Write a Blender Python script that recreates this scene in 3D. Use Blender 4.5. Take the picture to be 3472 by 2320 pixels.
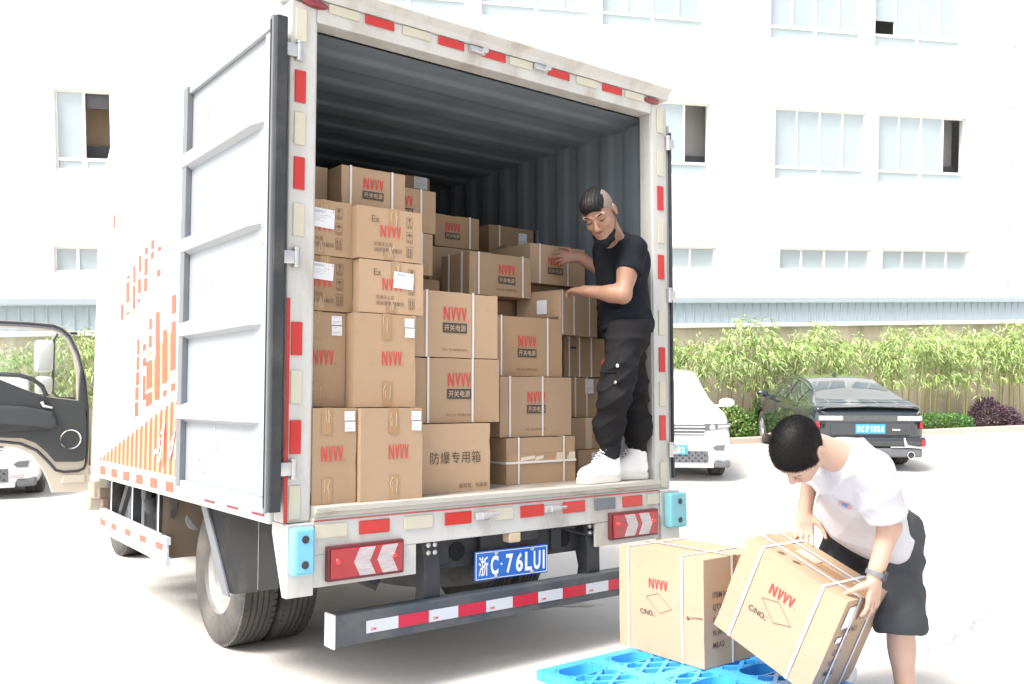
import bpy, bmesh, math, random
import numpy as np
from mathutils import Matrix, Vector, Euler, noise as mnoise
for o in list(bpy.data.objects): bpy.data.objects.remove(o)
SC = bpy.context.scene
COL = SC.collection
rad = math.radians
random.seed(7)
# ------------------------------------------------------------------ camera, sky, sun, exposure
cam_d = bpy.data.cameras.new('camera'); cam = bpy.data.objects.new('camera', cam_d); COL.objects.link(cam)
cam.location = (0, 0, 2.6); cam.rotation_euler = (rad(90-3.0055), 0, 0)
cam_d.sensor_width = 36; cam_d.lens = 31.843; cam_d.clip_start = .05; cam_d.clip_end = 2000
SC.camera = cam
SUN_AZ, SUN_EL = rad(-128), rad(57)          # azimuth from +Y, clockwise
W = bpy.data.worlds.new('World'); SC.world = W; W.use_nodes = True
wn = W.node_tree.nodes; wl = W.node_tree.links
bg = wn['Background']
sky = wn.new('ShaderNodeTexSky'); sky.sky_type = 'NISHITA'; sky.sun_disc = False
sky.sun_elevation = SUN_EL; sky.sun_rotation = SUN_AZ; sky.dust_density = 5; sky.air_density = 1.0
hs = wn.new('ShaderNodeHueSaturation'); hs.inputs['Saturation'].default_value = .42
wl.new(sky.outputs[0], hs.inputs['Color']); wl.new(hs.outputs[0], bg.inputs[0]); bg.inputs[1].default_value = .15
sun_d = bpy.data.lights.new('sun', 'SUN'); sun_d.energy = 2.1; sun_d.angle = rad(22); sun_d.color = (1, .965, .91)
sun = bpy.data.objects.new('sun', sun_d); COL.objects.link(sun)
sv = Vector((math.sin(SUN_AZ)*math.cos(SUN_EL), math.cos(SUN_AZ)*math.cos(SUN_EL), math.sin(SUN_EL)))
sun.rotation_euler = (-sv).to_track_quat('-Z', 'Y').to_euler(); sun.location = sv*40
vs = SC.view_settings; vs.view_transform = 'Standard'; vs.look = 'None'; vs.gamma = 1; vs.use_curve_mapping = False
vs.exposure = 1.25
SC.render.resolution_x = 1024; SC.render.resolution_y = 684
SC.cycles.max_bounces = 8; SC.cycles.diffuse_bounces = 5; SC.cycles.use_denoising = True

# ------------------------------------------------------------------ the three frames of the place
# the delivery ramp (truck, people, pallet), the lower yard (cars, planting) and the level world (building, wall)
RAMP = Matrix(((0.79122, -0.61153, 0, -0.8449), (0.60756, 0.78608, 0.11379, 3.6628), (-0.06958, -0.09003, 0.9935, 0.8688), (0, 0, 0, 1)))
YARD = Matrix(((1, 0, 0, 0), (0, 0.99916, 0.04089, -0.0908), (0, -0.04089, 0.99916, 0.3819), (0, 0, 0, 1)))
FR = {'ramp': [], 'yard': [], 'world': []}
FRAME = ['world']

# ------------------------------------------------------------------ materials
MATS = {}
def mat(name, col, rough=.6, metal=0, var=.06, scale=6, bump=0, bscale=60, spec=.5, col2=None, c2scale=3, c2pos=(.45, .7),
        trans=0, alpha=1, coat=0, emit=None, stretch=None, sheen=0, sss=0):
    if name in MATS: return MATS[name]
    m = bpy.data.materials.new(name); m.use_nodes = True; MATS[name] = m
    n = m.node_tree.nodes; l = m.node_tree.links; b = n['Principled BSDF']
    b.inputs['Roughness'].default_value = rough; b.inputs['Metallic'].default_value = metal
    b.inputs['Specular IOR Level'].default_value = spec
    b.inputs['Transmission Weight'].default_value = trans; b.inputs['Alpha'].default_value = alpha
    b.inputs['Coat Weight'].default_value = coat; b.inputs['Sheen Weight'].default_value = sheen
    if sss:
        b.inputs['Subsurface Weight'].default_value = sss; b.inputs['Subsurface Radius'].default_value = (.02, .008, .004); b.inputs['Subsurface Scale'].default_value = .5
    tc = n.new('ShaderNodeTexCoord'); src = tc.outputs['Object']
    if stretch:
        mp = n.new('ShaderNodeMapping'); mp.inputs['Scale'].default_value = stretch; l.new(src, mp.inputs[0]); src = mp.outputs[0]
    nz = n.new('ShaderNodeTexNoise'); nz.inputs['Scale'].default_value = scale; nz.inputs['Detail'].default_value = 6; l.new(src, nz.inputs['Vector'])
    mx = n.new('ShaderNodeMix'); mx.data_type = 'RGBA'
    c = col
    mx.inputs[6].default_value = (*[max(0, x*(1-var)) for x in c], 1); mx.inputs[7].default_value = (*[min(1, x*(1+var)) for x in c], 1)
    l.new(nz.outputs['Fac'], mx.inputs[0]); out = mx.outputs[2]
    if col2 is not None:
        n2 = n.new('ShaderNodeTexNoise'); n2.inputs['Scale'].default_value = c2scale; n2.inputs['Detail'].default_value = 8; n2.inputs['Roughness'].default_value = .65; l.new(src, n2.inputs['Vector'])
        rp = n.new('ShaderNodeMapRange'); rp.inputs[1].default_value = c2pos[0]; rp.inputs[2].default_value = c2pos[1]; l.new(n2.outputs['Fac'], rp.inputs[0])
        m2 = n.new('ShaderNodeMix'); m2.data_type = 'RGBA'; l.new(rp.outputs[0], m2.inputs[0]); l.new(out, m2.inputs[6]); m2.inputs[7].default_value = (*col2, 1); out = m2.outputs[2]
    l.new(out, b.inputs['Base Color'])
    if bump:
        nb = n.new('ShaderNodeTexNoise'); nb.inputs['Scale'].default_value = bscale; nb.inputs['Detail'].default_value = 5; l.new(src, nb.inputs['Vector'])
        bp = n.new('ShaderNodeBump'); bp.inputs['Strength'].default_value = bump; bp.inputs['Distance'].default_value = .01; l.new(nb.outputs['Fac'], bp.inputs['Height']); l.new(bp.outputs[0], b.inputs['Normal'])
    if emit:
        b.inputs['Emission Color'].default_value = (*emit[0], 1); b.inputs['Emission Strength'].default_value = emit[1]
    return m

def cardboard(name, col):
    m = mat(name, col, rough=.82, var=.07, scale=3, spec=.25, bump=.05, bscale=25)
    n = m.node_tree.nodes; l = m.node_tree.links; b = n['Principled BSDF']
    oi = n.new('ShaderNodeObjectInfo'); mr = n.new('ShaderNodeMapRange'); mr.inputs[3].default_value = .84; mr.inputs[4].default_value = 1.07; l.new(oi.outputs['Random'], mr.inputs[0])
    sf = n.new('ShaderNodeTexNoise'); sf.inputs['Scale'].default_value = 11; sf.inputs['Detail'].default_value = 9; sf.inputs['Roughness'].default_value = .75
    s2 = n.new('ShaderNodeMapRange'); s2.inputs[1].default_value = .55; s2.inputs[2].default_value = .8; s2.inputs[3].default_value = 1.; s2.inputs[4].default_value = .86; l.new(sf.outputs['Fac'], s2.inputs[0])
    mu = n.new('ShaderNodeMath'); mu.operation = 'MULTIPLY'; l.new(mr.outputs[0], mu.inputs[0]); l.new(s2.outputs[0], mu.inputs[1])
    vm = n.new('ShaderNodeVectorMath'); vm.operation = 'SCALE'; l.new(b.inputs['Base Color'].links[0].from_socket, vm.inputs[0]); l.new(mu.outputs[0], vm.inputs[3]); l.new(vm.outputs[0], b.inputs['Base Color'])
    tc = n.new('ShaderNodeTexCoord'); l.new(tc.outputs['Object'], sf.inputs['Vector']); wv = n.new('ShaderNodeTexWave'); wv.bands_direction = 'X'; wv.inputs['Scale'].default_value = 52; wv.inputs['Distortion'].default_value = .4
    l.new(tc.outputs['Object'], wv.inputs['Vector'])
    bp = n.new('ShaderNodeBump'); bp.inputs['Strength'].default_value = .06; bp.inputs['Distance'].default_value = .002
    l.new(wv.outputs['Fac'], bp.inputs['Height'])
    old = b.inputs['Normal'].links[0].from_node; l.new(old.outputs[0], bp.inputs['Normal']); l.new(bp.outputs[0], b.inputs['Normal'])
    return m
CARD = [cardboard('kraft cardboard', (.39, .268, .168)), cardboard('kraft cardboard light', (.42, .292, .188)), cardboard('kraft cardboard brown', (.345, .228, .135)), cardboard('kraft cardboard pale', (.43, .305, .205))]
M = {}
M['concrete'] = mat('yard concrete', (.56, .54, .51), .85, var=.07, scale=2.2, bump=.3, bscale=30, col2=(.45, .415, .37), c2scale=.55, c2pos=(.5, .72))
M['curb'] = mat('kerb stone', (.50, .43, .36), .85, var=.12, scale=4, bump=.2)
M['soil'] = mat('soil', (.10, .07, .045), .95, var=.3, scale=12, bump=.4)
M['wall'] = mat('stained render wall', (.60, .52, .41), .9, var=.12, scale=1.2, bump=.2, bscale=8, col2=(.36, .29, .20), c2scale=1.1, c2pos=(.48, .72), stretch=(1.6, 1, .35))
M['ledge'] = mat('ledge paint', (.72, .72, .70), .7, var=.05)
M['sheet'] = mat('blue grey sheet steel', (.34, .40, .44), .45, metal=.0, var=.06, scale=2)
M['trim'] = mat('sheet steel trim', (.40, .46, .50), .4, var=.05)
M['facade'] = mat('white facade paint', (.80, .80, .79), .8, var=.02, scale=.5, bump=.1, bscale=20)
M['winframe'] = mat('cream window frame', (.80, .78, .74), .5, var=.03)
M['pane'] = mat('window glass', (.43, .50, .52), .06, var=.15, scale=.7, spec=1.0)  # pale blue base colour stands in for bright sky reflected in the panes
M['room'] = mat('room plaster', (.62, .62, .58), .9)
M['roomtan'] = mat('tan room plaster', (.62, .45, .30), .9)
M['roomdark'] = mat('dark blind', (.10, .10, .11), .8)
M['pipe'] = mat('drain pipe', (.78, .70, .68), .5)
M['truckwhite'] = mat('truck white paint', (.53, .525, .495), .48, var=.08, scale=3, col2=(.33, .28, .215), c2scale=3.2, c2pos=(.5, .80), coat=.05, stretch=(1.6, 1.6, .6))
M['sidewhite'] = mat('box side white', (.84, .84, .83), .4, var=.02)
M['sillmetal'] = mat('worn sill steel', (.46, .44, .39), .6, var=.15, scale=7, col2=(.26, .19, .13), c2scale=5, c2pos=(.55, .75), stretch=(.5, 3, 3))
M['lining'] = mat('blue grey lining', (.17, .20, .225), .55, var=.10, scale=2.5, col2=(.12, .135, .15), c2scale=2.2, c2pos=(.45, .8))
M['doorpaint'] = mat('door inner pale grey', (.275, .30, .325), .45, var=.06, scale=2, col2=(.235, .245, .25), c2scale=2.6, c2pos=(.6, .85))
M['doorframe'] = mat('door frame pale grey', (.34, .36, .375), .4, var=.03)
M['seal'] = mat('grey rubber seal', (.16, .175, .19), .6, var=.15, scale=8)
M['black'] = mat('black chassis', (.028, .030, .034), .55, var=.3, scale=6, col2=(.085, .08, .072), c2scale=4, c2pos=(.5, .8))
M['tyre'] = mat('tyre rubber', (.066, .064, .062), .85, var=.2, scale=9, col2=(.17, .155, .135), c2scale=3, c2pos=(.42, .75), bump=.2, bscale=40)
M['rim'] = mat('silver rim', (.36, .355, .34), .45, metal=.3, var=.12, scale=8, col2=(.24, .22, .19), c2scale=4, c2pos=(.5, .75))
M['galv'] = mat('galvanised steel', (.58, .58, .57), .35, metal=.7, var=.12, scale=12)
M['alu'] = mat('aluminium rail', (.66, .68, .72), .35, metal=.3, var=.05)
M['mudblack'] = mat('black rubber guard', (.018, .019, .020), .75, spec=.25, var=.2, scale=5, col2=(.05, .046, .04), c2scale=3, c2pos=(.55, .8))
M['mudbrown'] = mat('dusty mud flap', (.17, .135, .10), .9, var=.2, scale=5)
M['red'] = mat('red reflector', (.50, .022, .016), .3, var=.10, scale=14, bump=.1, bscale=300, coat=.3)
M['cream'] = mat('cream reflector', (.54, .51, .40), .4, var=.07, scale=6, col2=(.45, .41, .32), c2scale=6, c2pos=(.58, .8))
M['redtape'] = mat('red tape', (.46, .014, .04), .35, var=.08, scale=10)
M['whitetape'] = mat('white tape', (.50, .53, .57), .3, var=.05, scale=10)
M['lampred'] = mat('red lens', (.34, .004, .013), .12, var=.15, scale=20, coat=.5)
M['lampclear'] = mat('clear ribbed lens', (.42, .37, .38), .15, var=.45, scale=22, stretch=(1, 1, 9), coat=.5)
M['lampdark'] = mat('lamp housing', (.12, .025, .028), .4)
M['skyblue'] = mat('light blue rubber', (.17, .47, .62), .5, var=.06, scale=6, col2=(.16, .42, .52), c2scale=5, c2pos=(.6, .8))
M['skyblue2'] = mat('dull blue rubber', (.18, .44, .50), .55, var=.1, scale=6)
M['plateblue'] = mat('plate blue', (.015, .14, .52), .35, var=.06)
M['platewhite'] = mat('plate white', (.82, .82, .80), .4, var=.02)
M['orange'] = mat('orange print', (.74, .095, .05), .45, var=.04)
M['orange2'] = mat('light orange print', (.84, .31, .18), .45, var=.04)
M['whiteprint'] = mat('white print', (.85, .85, .84), .45)
M['beige'] = mat('cab beige white', (.66, .60, .50), .3, var=.02, coat=.4)
M['plasticdark'] = mat('door trim dark grey', (.060, .066, .072), .6, var=.06)
M['chrome'] = mat('chrome', (.75, .75, .76), .12, metal=1)
M['glass'] = mat('clear glass', (.9, .95, .95), .02, trans=1, spec=.5)
M['mirrorback'] = mat('mirror housing white', (.80, .80, .79), .3)
M['printred'] = mat('red ink', (.58, .055, .050), .7, var=.10, scale=30)
M['printblack'] = mat('black ink', (.065, .052, .042), .75, var=.15, scale=30)
M['printbrown'] = mat('faded brown ink', (.15, .098, .06), .75, var=.15, scale=30)
M['kraftprint'] = mat('kraft coloured lettering', (.47, .33, .21), .8)
M['strap'] = mat('white strapping', (.68, .65, .62), .35, var=.05, scale=20, spec=.6)
M['strapblue'] = mat('bluish strapping', (.66, .67, .74), .35, var=.05, scale=20, spec=.6)
M['tape'] = mat('brown packing tape', (.36, .225, .115), .22, var=.10, scale=9, spec=.6)
M['tapeclear'] = mat('shiny clear tape', (.62, .52, .40), .15, var=.12, scale=12, spec=.8)
M['label'] = mat('white label paper', (.72, .73, .76), .6, var=.03)
M['labelgrey'] = mat('grey label print', (.40, .42, .48), .6)
M['pallet'] = mat('blue plastic pallet', (.055, .36, .80), .35, var=.06, scale=4, coat=.15)
M['leaf1'] = mat('bamboo leaf', (.31, .44, .13), .5, var=.35, scale=9)
M['leaf2'] = mat('bamboo leaf pale', (.48, .57, .25), .5, var=.3, scale=9)
M['shrub'] = mat('shrub leaf', (.14, .30, .055), .45, var=.35, scale=9)
M['hedge'] = mat('hedge leaf', (.055, .16, .035), .45, var=.35, scale=9)
M['purple'] = mat('purple leaf', (.085, .045, .065), .5, var=.35, scale=9)
M['cane'] = mat('bamboo cane', (.34, .33, .12), .5, var=.25, scale=8)
M['stem'] = mat('brown stem', (.16, .11, .07), .8, var=.2)
M['carwhite'] = mat('white car paint', (.80, .80, .80), .15, var=.01, coat=1)
M['carblack'] = mat('black car paint', (.022, .027, .033), .08, var=.02, coat=1)
M['carglass'] = mat('car glass', (.035, .045, .05), .04, var=.02, spec=1, coat=.6)
M['paleglass'] = mat('glass with painted sky glare', (.55, .58, .60), .08, metal=.55, var=.05, scale=2)  # light colour paints a bright sky reflection onto the white cars' windscreens
M['carplastic'] = mat('car grey plastic', (.12, .125, .135), .5, var=.05)
M['carsilver'] = mat('silver trim', (.60, .61, .63), .3, metal=.5)
M['skin1'] = mat('skin warm', (.32, .175, .118), .5, var=.07, scale=14, sss=.08, spec=.4, bump=.04, bscale=120)
M['skin2'] = mat('skin light', (.49, .32, .245), .5, var=.06, scale=14, sss=.08, spec=.4, bump=.04, bscale=120)
M['stubble'] = mat('shaved scalp', (.20, .15, .125), .55, var=.08, scale=30)
M['hair'] = mat('black hair', (.010, .009, .009), .5, spec=.22, var=.5, scale=60, bump=.2, bscale=220, stretch=(1, 1, 1))
M['tee_black'] = mat('black cotton', (.013, .015, .020), .9, spec=.12, var=.15, scale=10, bump=.10, bscale=30)
M['tee_white'] = mat('white cotton', (.54, .535, .57), .85, var=.02, scale=8, sheen=.1, bump=.8, bscale=13)
M['pants'] = mat('black twill', (.017, .0165, .018), .9, spec=.12, var=.2, scale=8, bump=.12, bscale=26)
M['shorts'] = mat('charcoal shorts cloth', (.050, .053, .058), .75, spec=.2, var=.15, scale=8, bump=.12, bscale=22)
M['shoe'] = mat('white leather', (.80, .79, .77), .5, var=.03, scale=12)
M['sole'] = mat('cream rubber sole', (.72, .69, .62), .6)
M['lip'] = mat('lip', (.42, .17, .14), .5)
M['blueprint'] = mat('blue print', (.10, .28, .62), .7)
M['pinkprint'] = mat('red ring print', (.70, .25, .25), .7)

# ------------------------------------------------------------------ mesh helpers
def B(): return bmesh.new()
def box(bm, x0, x1, y0, y1, z0, z1, bev=0, seg=2, mat4=None):
    r = bmesh.ops.create_cube(bm, size=1); vs_ = r['verts']
    for v in vs_:
        v.co = Vector((x0+(v.co.x+.5)*(x1-x0), y0+(v.co.y+.5)*(y1-y0), z0+(v.co.z+.5)*(z1-z0)))
    if bev:
        es = list({e for v in vs_ for e in v.link_edges})
        r2 = bmesh.ops.bevel(bm, geom=es, offset=bev, segments=seg, profile=.5, affect='EDGES')
        vs_ = list({v for f in r2['faces'] for v in f.verts} | {v for v in vs_ if v.is_valid})
    if mat4 is not None:
        for v in vs_:
            if v.is_valid: v.co = mat4 @ v.co
    return vs_
def prism(bm, pts, axis, a0, a1, bev=0):
    # pts in the two remaining axes (order xyz without axis)
    def co(p, a):
        return {'x': (a, p[0], p[1]), 'y': (p[0], a, p[1]), 'z': (p[0], p[1], a)}[axis]
    va = [bm.verts.new(co(p, a0)) for p in pts]; vb = [bm.verts.new(co(p, a1)) for p in pts]
    n = len(pts); fs = []
    fs.append(bm.faces.new(va)); fs.append(bm.faces.new(vb[::-1]))
    for i in range(n): fs.append(bm.faces.new((va[i], vb[i], vb[(i+1) % n], va[(i+1) % n])))
    bmesh.ops.recalc_face_normals(bm, faces=fs)
    if bev:
        es = list({e for f in fs for e in f.edges}); bmesh.ops.bevel(bm, geom=es, offset=bev, segments=2, profile=.5, affect='EDGES')
def tube(bm, path, r, n=8, cap=True):
    path = [Vector(p) for p in path]; rings = []
    rr = r if hasattr(r, '__len__') else [r]*len(path)
    up = None
    for i, p in enumerate(path):
        d = (path[min(i+1, len(path)-1)]-path[max(i-1, 0)]).normalized()
        if up is None:
            up = d.orthogonal().normalized()
        up = (up-d*up.dot(d)).normalized(); s = d.cross(up)
        rings.append([bm.verts.new(p+(up*math.cos(2*math.pi*k/n)+s*math.sin(2*math.pi*k/n))*rr[i]) for k in range(n)])
    fs = []
    for a, b in zip(rings, rings[1:]):
        for k in range(n): fs.append(bm.faces.new((a[k], a[(k+1) % n], b[(k+1) % n], b[k])))
    if cap:
        fs.append(bm.faces.new(rings[0][::-1])); fs.append(bm.faces.new(rings[-1]))
    bmesh.ops.recalc_face_normals(bm, faces=fs)
def lathe(bm, prof, axis, c, n=32, closed=False):
    # prof: (radius, along-axis)
    rings = []
    for r, h in prof:
        ring = []
        for k in range(n):
            a = 2*math.pi*k/n; u, v = r*math.cos(a), r*math.sin(a)
            q = {'x': (h, u, v), 'y': (u, h, v), 'z': (u, v, h)}[axis]
            ring.append(bm.verts.new((c[0]+q[0], c[1]+q[1], c[2]+q[2])))
        rings.append(ring)
    fs = []
    seq = list(zip(rings, rings[1:]))+([(rings[-1], rings[0])] if closed else [])
    for a, b in seq:
        for k in range(n): fs.append(bm.faces.new((a[k], a[(k+1) % n], b[(k+1) % n], b[k])))
    if not closed:
        fs.append(bm.faces.new(rings[0])); fs.append(bm.faces.new(rings[-1]))
    bmesh.ops.recalc_face_normals(bm, faces=fs)
def disc(bm, c, r, axis, h, n=24):
    lathe(bm, [(r, -h/2), (r, h/2)], axis, c, n)
def flatpoly(bm, pts, M4=None):
    vs_ = [bm.verts.new((p[0], p[1], 0) if len(p) == 2 else p) for p in pts]
    if M4 is not None:
        for v in vs_: v.co = M4 @ v.co
    f = bm.faces.new(vs_); bmesh.ops.triangulate(bm, faces=[f])
def gridsurf(bm, fn, nu, nv):
    g = [[bm.verts.new(fn(i/nu, j/nv)) for j in range(nv+1)] for i in range(nu+1)]
    for i in range(nu):
        for j in range(nv): bm.faces.new((g[i][j], g[i+1][j], g[i+1][j+1], g[i][j+1]))
def mesh_of(bm, m, smooth=False, name='mesh'):
    me = bpy.data.meshes.new(name); bm.to_mesh(me); bm.free()
    if m is not None: me.materials.append(m)
    if smooth:
        me.polygons.foreach_set('use_smooth', [True]*len(me.polygons))
        try: me.set_sharp_from_angle(angle=rad(40))
        except Exception: pass
    return me
def put(name, me, parent=None, mw=None):
    o = bpy.data.objects.new(name, me); COL.objects.link(o)
    if mw is not None: o.matrix_basis = mw
    if parent is None: FR[FRAME[0]].append(o)
    else:
        o.parent = parent
        if parent.get('_root'): o.matrix_parent_inverse = Matrix.Translation(-Vector(parent['_root']))
    return o
def mk(name, bm, m, parent=None, smooth=False, mw=None):
    return put(name, mesh_of(bm, m, smooth, name), parent, mw)
def tag(o, label=None, cat=None, group=None, kind=None):
    if label: o['label'] = label
    if cat: o['category'] = cat
    if group: o['group'] = group
    if kind: o['kind'] = kind
    return o
def thing(name, label, cat, loc=(0, 0, 0), group=None):
    o = bpy.data.objects.new(name, None); COL.objects.link(o); o.location = loc; o.empty_display_size = .2
    o['_root'] = list(loc); FR[FRAME[0]].append(o)
    return tag(o, label, cat, group)
TXT = {}
def text_mesh(s, m, bold=0.0, spacing=1.0):
    key = (s, m.name, bold, spacing)
    if key in TXT: return TXT[key]
    cu = bpy.data.curves.new('lettering', 'FONT'); cu.body = s; cu.size = 1; cu.offset = bold; cu.align_x = 'CENTER'; cu.align_y = 'CENTER'; cu.space_character = spacing; cu.resolution_u = 3
    o = bpy.data.objects.new('lettering', cu); COL.objects.link(o); bpy.context.view_layer.update()
    me = bpy.data.meshes.new_from_object(o.evaluated_get(bpy.context.evaluated_depsgraph_get()))
    bpy.data.objects.remove(o); bpy.data.curves.remove(cu)
    me.materials.clear(); me.materials.append(m)
    xs = [v.co.x for v in me.vertices]; ys = [v.co.y for v in me.vertices]
    cx, cy = (min(xs)+max(xs))/2, (min(ys)+max(ys))/2
    for v in me.vertices: v.co.x -= cx; v.co.y -= cy
    TXT[key] = me
    return me
def onface(o, u, v, sx=1, sy=None):
    # matrix that lays a flat XY mesh on a plane: origin o, right u, up v
    u = Vector(u).normalized(); v = Vector(v).normalized(); n = u.cross(v); sy = sy or sx
    return Matrix(((u.x*sx, v.x*sy, n.x, o[0]), (u.y*sx, v.y*sy, n.y, o[1]), (u.z*sx, v.z*sy, n.z, o[2]), (0, 0, 0, 1)))
def np_mesh(name, V, F, m, smooth=True):
    me = bpy.data.meshes.new(name); V = np.asarray(V, np.float32); F = np.asarray(F, np.int32)
    me.vertices.add(len(V)); me.vertices.foreach_set('co', V.ravel()); k = F.shape[1]
    me.loops.add(F.size); me.loops.foreach_set('vertex_index', F.ravel())
    me.polygons.add(len(F)); me.polygons.foreach_set('loop_start', np.arange(0, F.size, k, dtype=np.int32)); me.polygons.foreach_set('loop_total', np.full(len(F), k, np.int32))
    me.update(calc_edges=True)
    if smooth: me.polygons.foreach_set('use_smooth', np.ones(len(F), bool))
    me.materials.append(m); return me
# ================================================================== SETTING
FRAME[0] = 'world'
def gz(y):
    # ramp -> yard with a rounded foot
    if y < -4: return 1.291+.1145*4
    a = 1.291-.1145*y; b = .378-.04093*y
    if y > 60: b = .378-.04093*60
    k = .10
    h = max(k-abs(a-b), 0)/k
    return max(a, b)+h*h*k*.25
bm = B()
ys = [-160, -40, -12, -6, -4]+[i*.5 for i in range(-7, 44)]+[26, 32, 45, 60, 160]
xs = [-160, -60, -30, -20, -14, -10, -6, -3, 0, 3, 6, 10, 14, 20, 30, 60, 160]
g = [[bm.verts.new((x, y, gz(y))) for x in xs] for y in ys]
for i in range(len(ys)-1):
    for j in range(len(xs)-1): bm.faces.new((g[i][j], g[i][j+1], g[i+1][j+1], g[i+1][j]))
ground = tag(mk('ground', bm, M['concrete'], smooth=True), kind='structure')
def crack(pts, w, jit, seed):
    rnd = random.Random(seed); bm = B(); L = []
    for (a, b) in zip(pts, pts[1:]):
        for i in range(14):
            t = i/14; L.append(Vector((a[0]+(b[0]-a[0])*t+rnd.uniform(-jit, jit), a[1]+(b[1]-a[1])*t+rnd.uniform(-jit, jit), 0)))
    prev = None
    for i, p in enumerate(L[:-1]):
        d = (L[i+1]-p).normalized(); s = Vector((-d.y, d.x, 0))*w*rnd.uniform(.4, 1)
        q = [bm.verts.new((p.x+s.x*k, p.y+s.y*k, gz(p.y)+.004)) for k in (-1, 1)]
        if prev: bm.faces.new((prev[0], prev[1], q[1], q[0]))
        prev = q
    return mk('crack', bm, mat('crack dark', (.16, .12, .14), .9), ground)
crack([(1.98, 4.45), (2.35, 4.75), (2.85, 5.35), (4.2, 6.4)], .0028, .022, 3)
crack([(2.7, 5.2), (3.5, 5.15), (5.4, 5.6)], .0018, .02, 5)
crack([(-3.4, 3.6), (-2.8, 4.6), (-3.1, 6.0)], .0015, .03, 6)
def stain(x, y, r, col, seed):
    rs = random.Random(seed); bm = B(); n = 26; ph = [rs.uniform(0, 6) for _ in range(4)]
    vs_ = []
    for k in range(n):
        t = 2*math.pi*k/n; q = r*(1+.22*math.sin(2*t+ph[0])+.16*math.sin(3*t+ph[1])+.12*math.sin(7*t+ph[2])); yy = y+q*.8*math.sin(t); vs_.append(bm.verts.new((x+q*math.cos(t), yy, gz(yy)+.003)))
    bm.faces.new(vs_); mk('stain', bm, mat('stain %d' % seed, col, .8, var=.15, scale=9), ground)
for q in ((-1.62, 3.75, .035, (.54, .45, .34), 1), (-.55, 5.1, .12, (.46, .43, .39), 2), (.4, 5.6, .09, (.45, .42, .38), 3)): stain(*q)
# --- kerb, planting bed
WA = rad(18.744); WROT = Matrix.Rotation(WA, 4, 'Z')
FRAME[0] = 'yard'
kerb = bpy.data.objects.new('kerb', None); COL.objects.link(kerb); FR['yard'].append(kerb); tag(kerb, kind='structure'); kerb.matrix_basis = WROT
bm = B(); box(bm, -.494, .494, 15.41, 15.55, -.1, .125, .012); kme = mesh_of(bm, M['curb'])
for i in range(-9, 25): put('kerb_stone', kme, kerb, Matrix.Translation((i, 0, 0)))
bm = B(); box(bm, -9.5, 24.5, 15.55, 16.75, -.2, .07); bed = mk('planting_bed', bm, M['soil']); tag(bed, kind='structure'); bed.matrix_basis = WROT
FRAME[0] = 'world'
# --- boundary wall with ledge, then the sheet steel above it
wall = thing('boundary_wall', 'stained beige rendered wall behind the bamboo with a white ledge on top', 'wall', tuple(WROT @ Vector((8, 16.85, -1.2))))
bm = B(); box(bm, -10, 26, 16.7, 17.0, -1.2, 1.90); put('wall', mesh_of(bm, M['wall']), wall, WROT)
bm = B(); box(bm, -10, 26, 16.62, 17.05, 1.903, 1.985, .01); put('ledge', mesh_of(bm, M['ledge']), wall, WROT)
fen = thing('sheet_steel_fence', 'blue grey ribbed sheet steel strip above the beige wall', 'fence', tuple(WROT @ Vector((8, 16.8, 1.985))))
bm = B(); box(bm, 0, .200, 16.80, 16.815, 1.99, 2.42); box(bm, .186, .206, 16.775, 16.8, 1.99, 2.42, .004); pme = mesh_of(bm, M['sheet'])
for i in range(-24, 104): put('sheet_panel', pme, fen, WROT @ Matrix.Translation((i*.207, 0, 0)))
bm = B(); box(bm, -5.2, 22, 16.72, 16.95, 2.424, 2.545, .012); put('top_trim', mesh_of(bm, M['trim']), fen, WROT)
# --- white factory building
BA = Matrix.Rotation(rad(14.5), 4, 'Z')
bld = thing('factory_building', 'white rendered factory building with rows of sliding windows behind the wall', 'building', tuple(BA @ Vector((8, 22, -1))))
WIN = []   # s0,s1,z0,z1,kind,open sashes
WIN += [(-4.69, -3.54, 5.36, 7.11, 'two', (1,)), (-4.78, -3.83, 3.10, 3.66, 'twolow', ())]
for s0, s1 in ((1.9, 4.75), (5.1, 7.95), (8.23, 11.08), (12.98, 15.81), (16.18, 19.07), (22.6, 25.4)):
    zt = 7.6
    WIN.append((s0, s1, zt-1.90, zt, 'tall', {8.23: (3,), 16.18: (3,)}.get(s0, ())))
    zl = 3.85
    WIN.append((s0+.2, s1+.22, zl-.58, zl, 'low', ()))
    WIN.append((s0-.18, s1-.2, 9.42, 11.4, 'tall', ()))
S = sorted({-40., 40.} | {w[0] for w in WIN} | {w[1] for w in WIN}); Z = sorted({-1.6, 14.} | {w[2] for w in WIN} | {w[3] for w in WIN})
bm = B(); T0 = 22.
def inwin(s, z): return any(w[0] < s < w[1] and w[2] < z < w[3] for w in WIN)
for a, b in zip(S, S[1:]):
    for c, d in zip(Z, Z[1:]):
        if not inwin((a+b)/2, (c+d)/2): bm.faces.new([bm.verts.new(p) for p in ((a, T0, c), (b, T0, c), (b, T0, d), (a, T0, d))])
for s0, s1, z0, z1, k, op in WIN:
    for q in (((s0, z0), (s1, z0)), ((s1, z0), (s1, z1)), ((s1, z1), (s0, z1)), ((s0, z1), (s0, z0))):
        bm.faces.new([bm.verts.new(p) for p in ((q[0][0], T0, q[0][1]), (q[1][0], T0, q[1][1]), (q[1][0], T0+.3, q[1][1]), (q[0][0], T0+.3, q[0][1]))])
bmesh.ops.remove_doubles(bm, verts=bm.verts, dist=.0005)
put('wall', mesh_of(bm, M['facade']), bld, BA)
bm = B(); box(bm, -40, 40, T0+4, T0+12, -1.6, 14); box(bm, -40.2, 40.2, T0-.25, T0+12.2, 14.003, 14.3); put('rear_block', mesh_of(bm, M['facade']), bld, BA)
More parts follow.
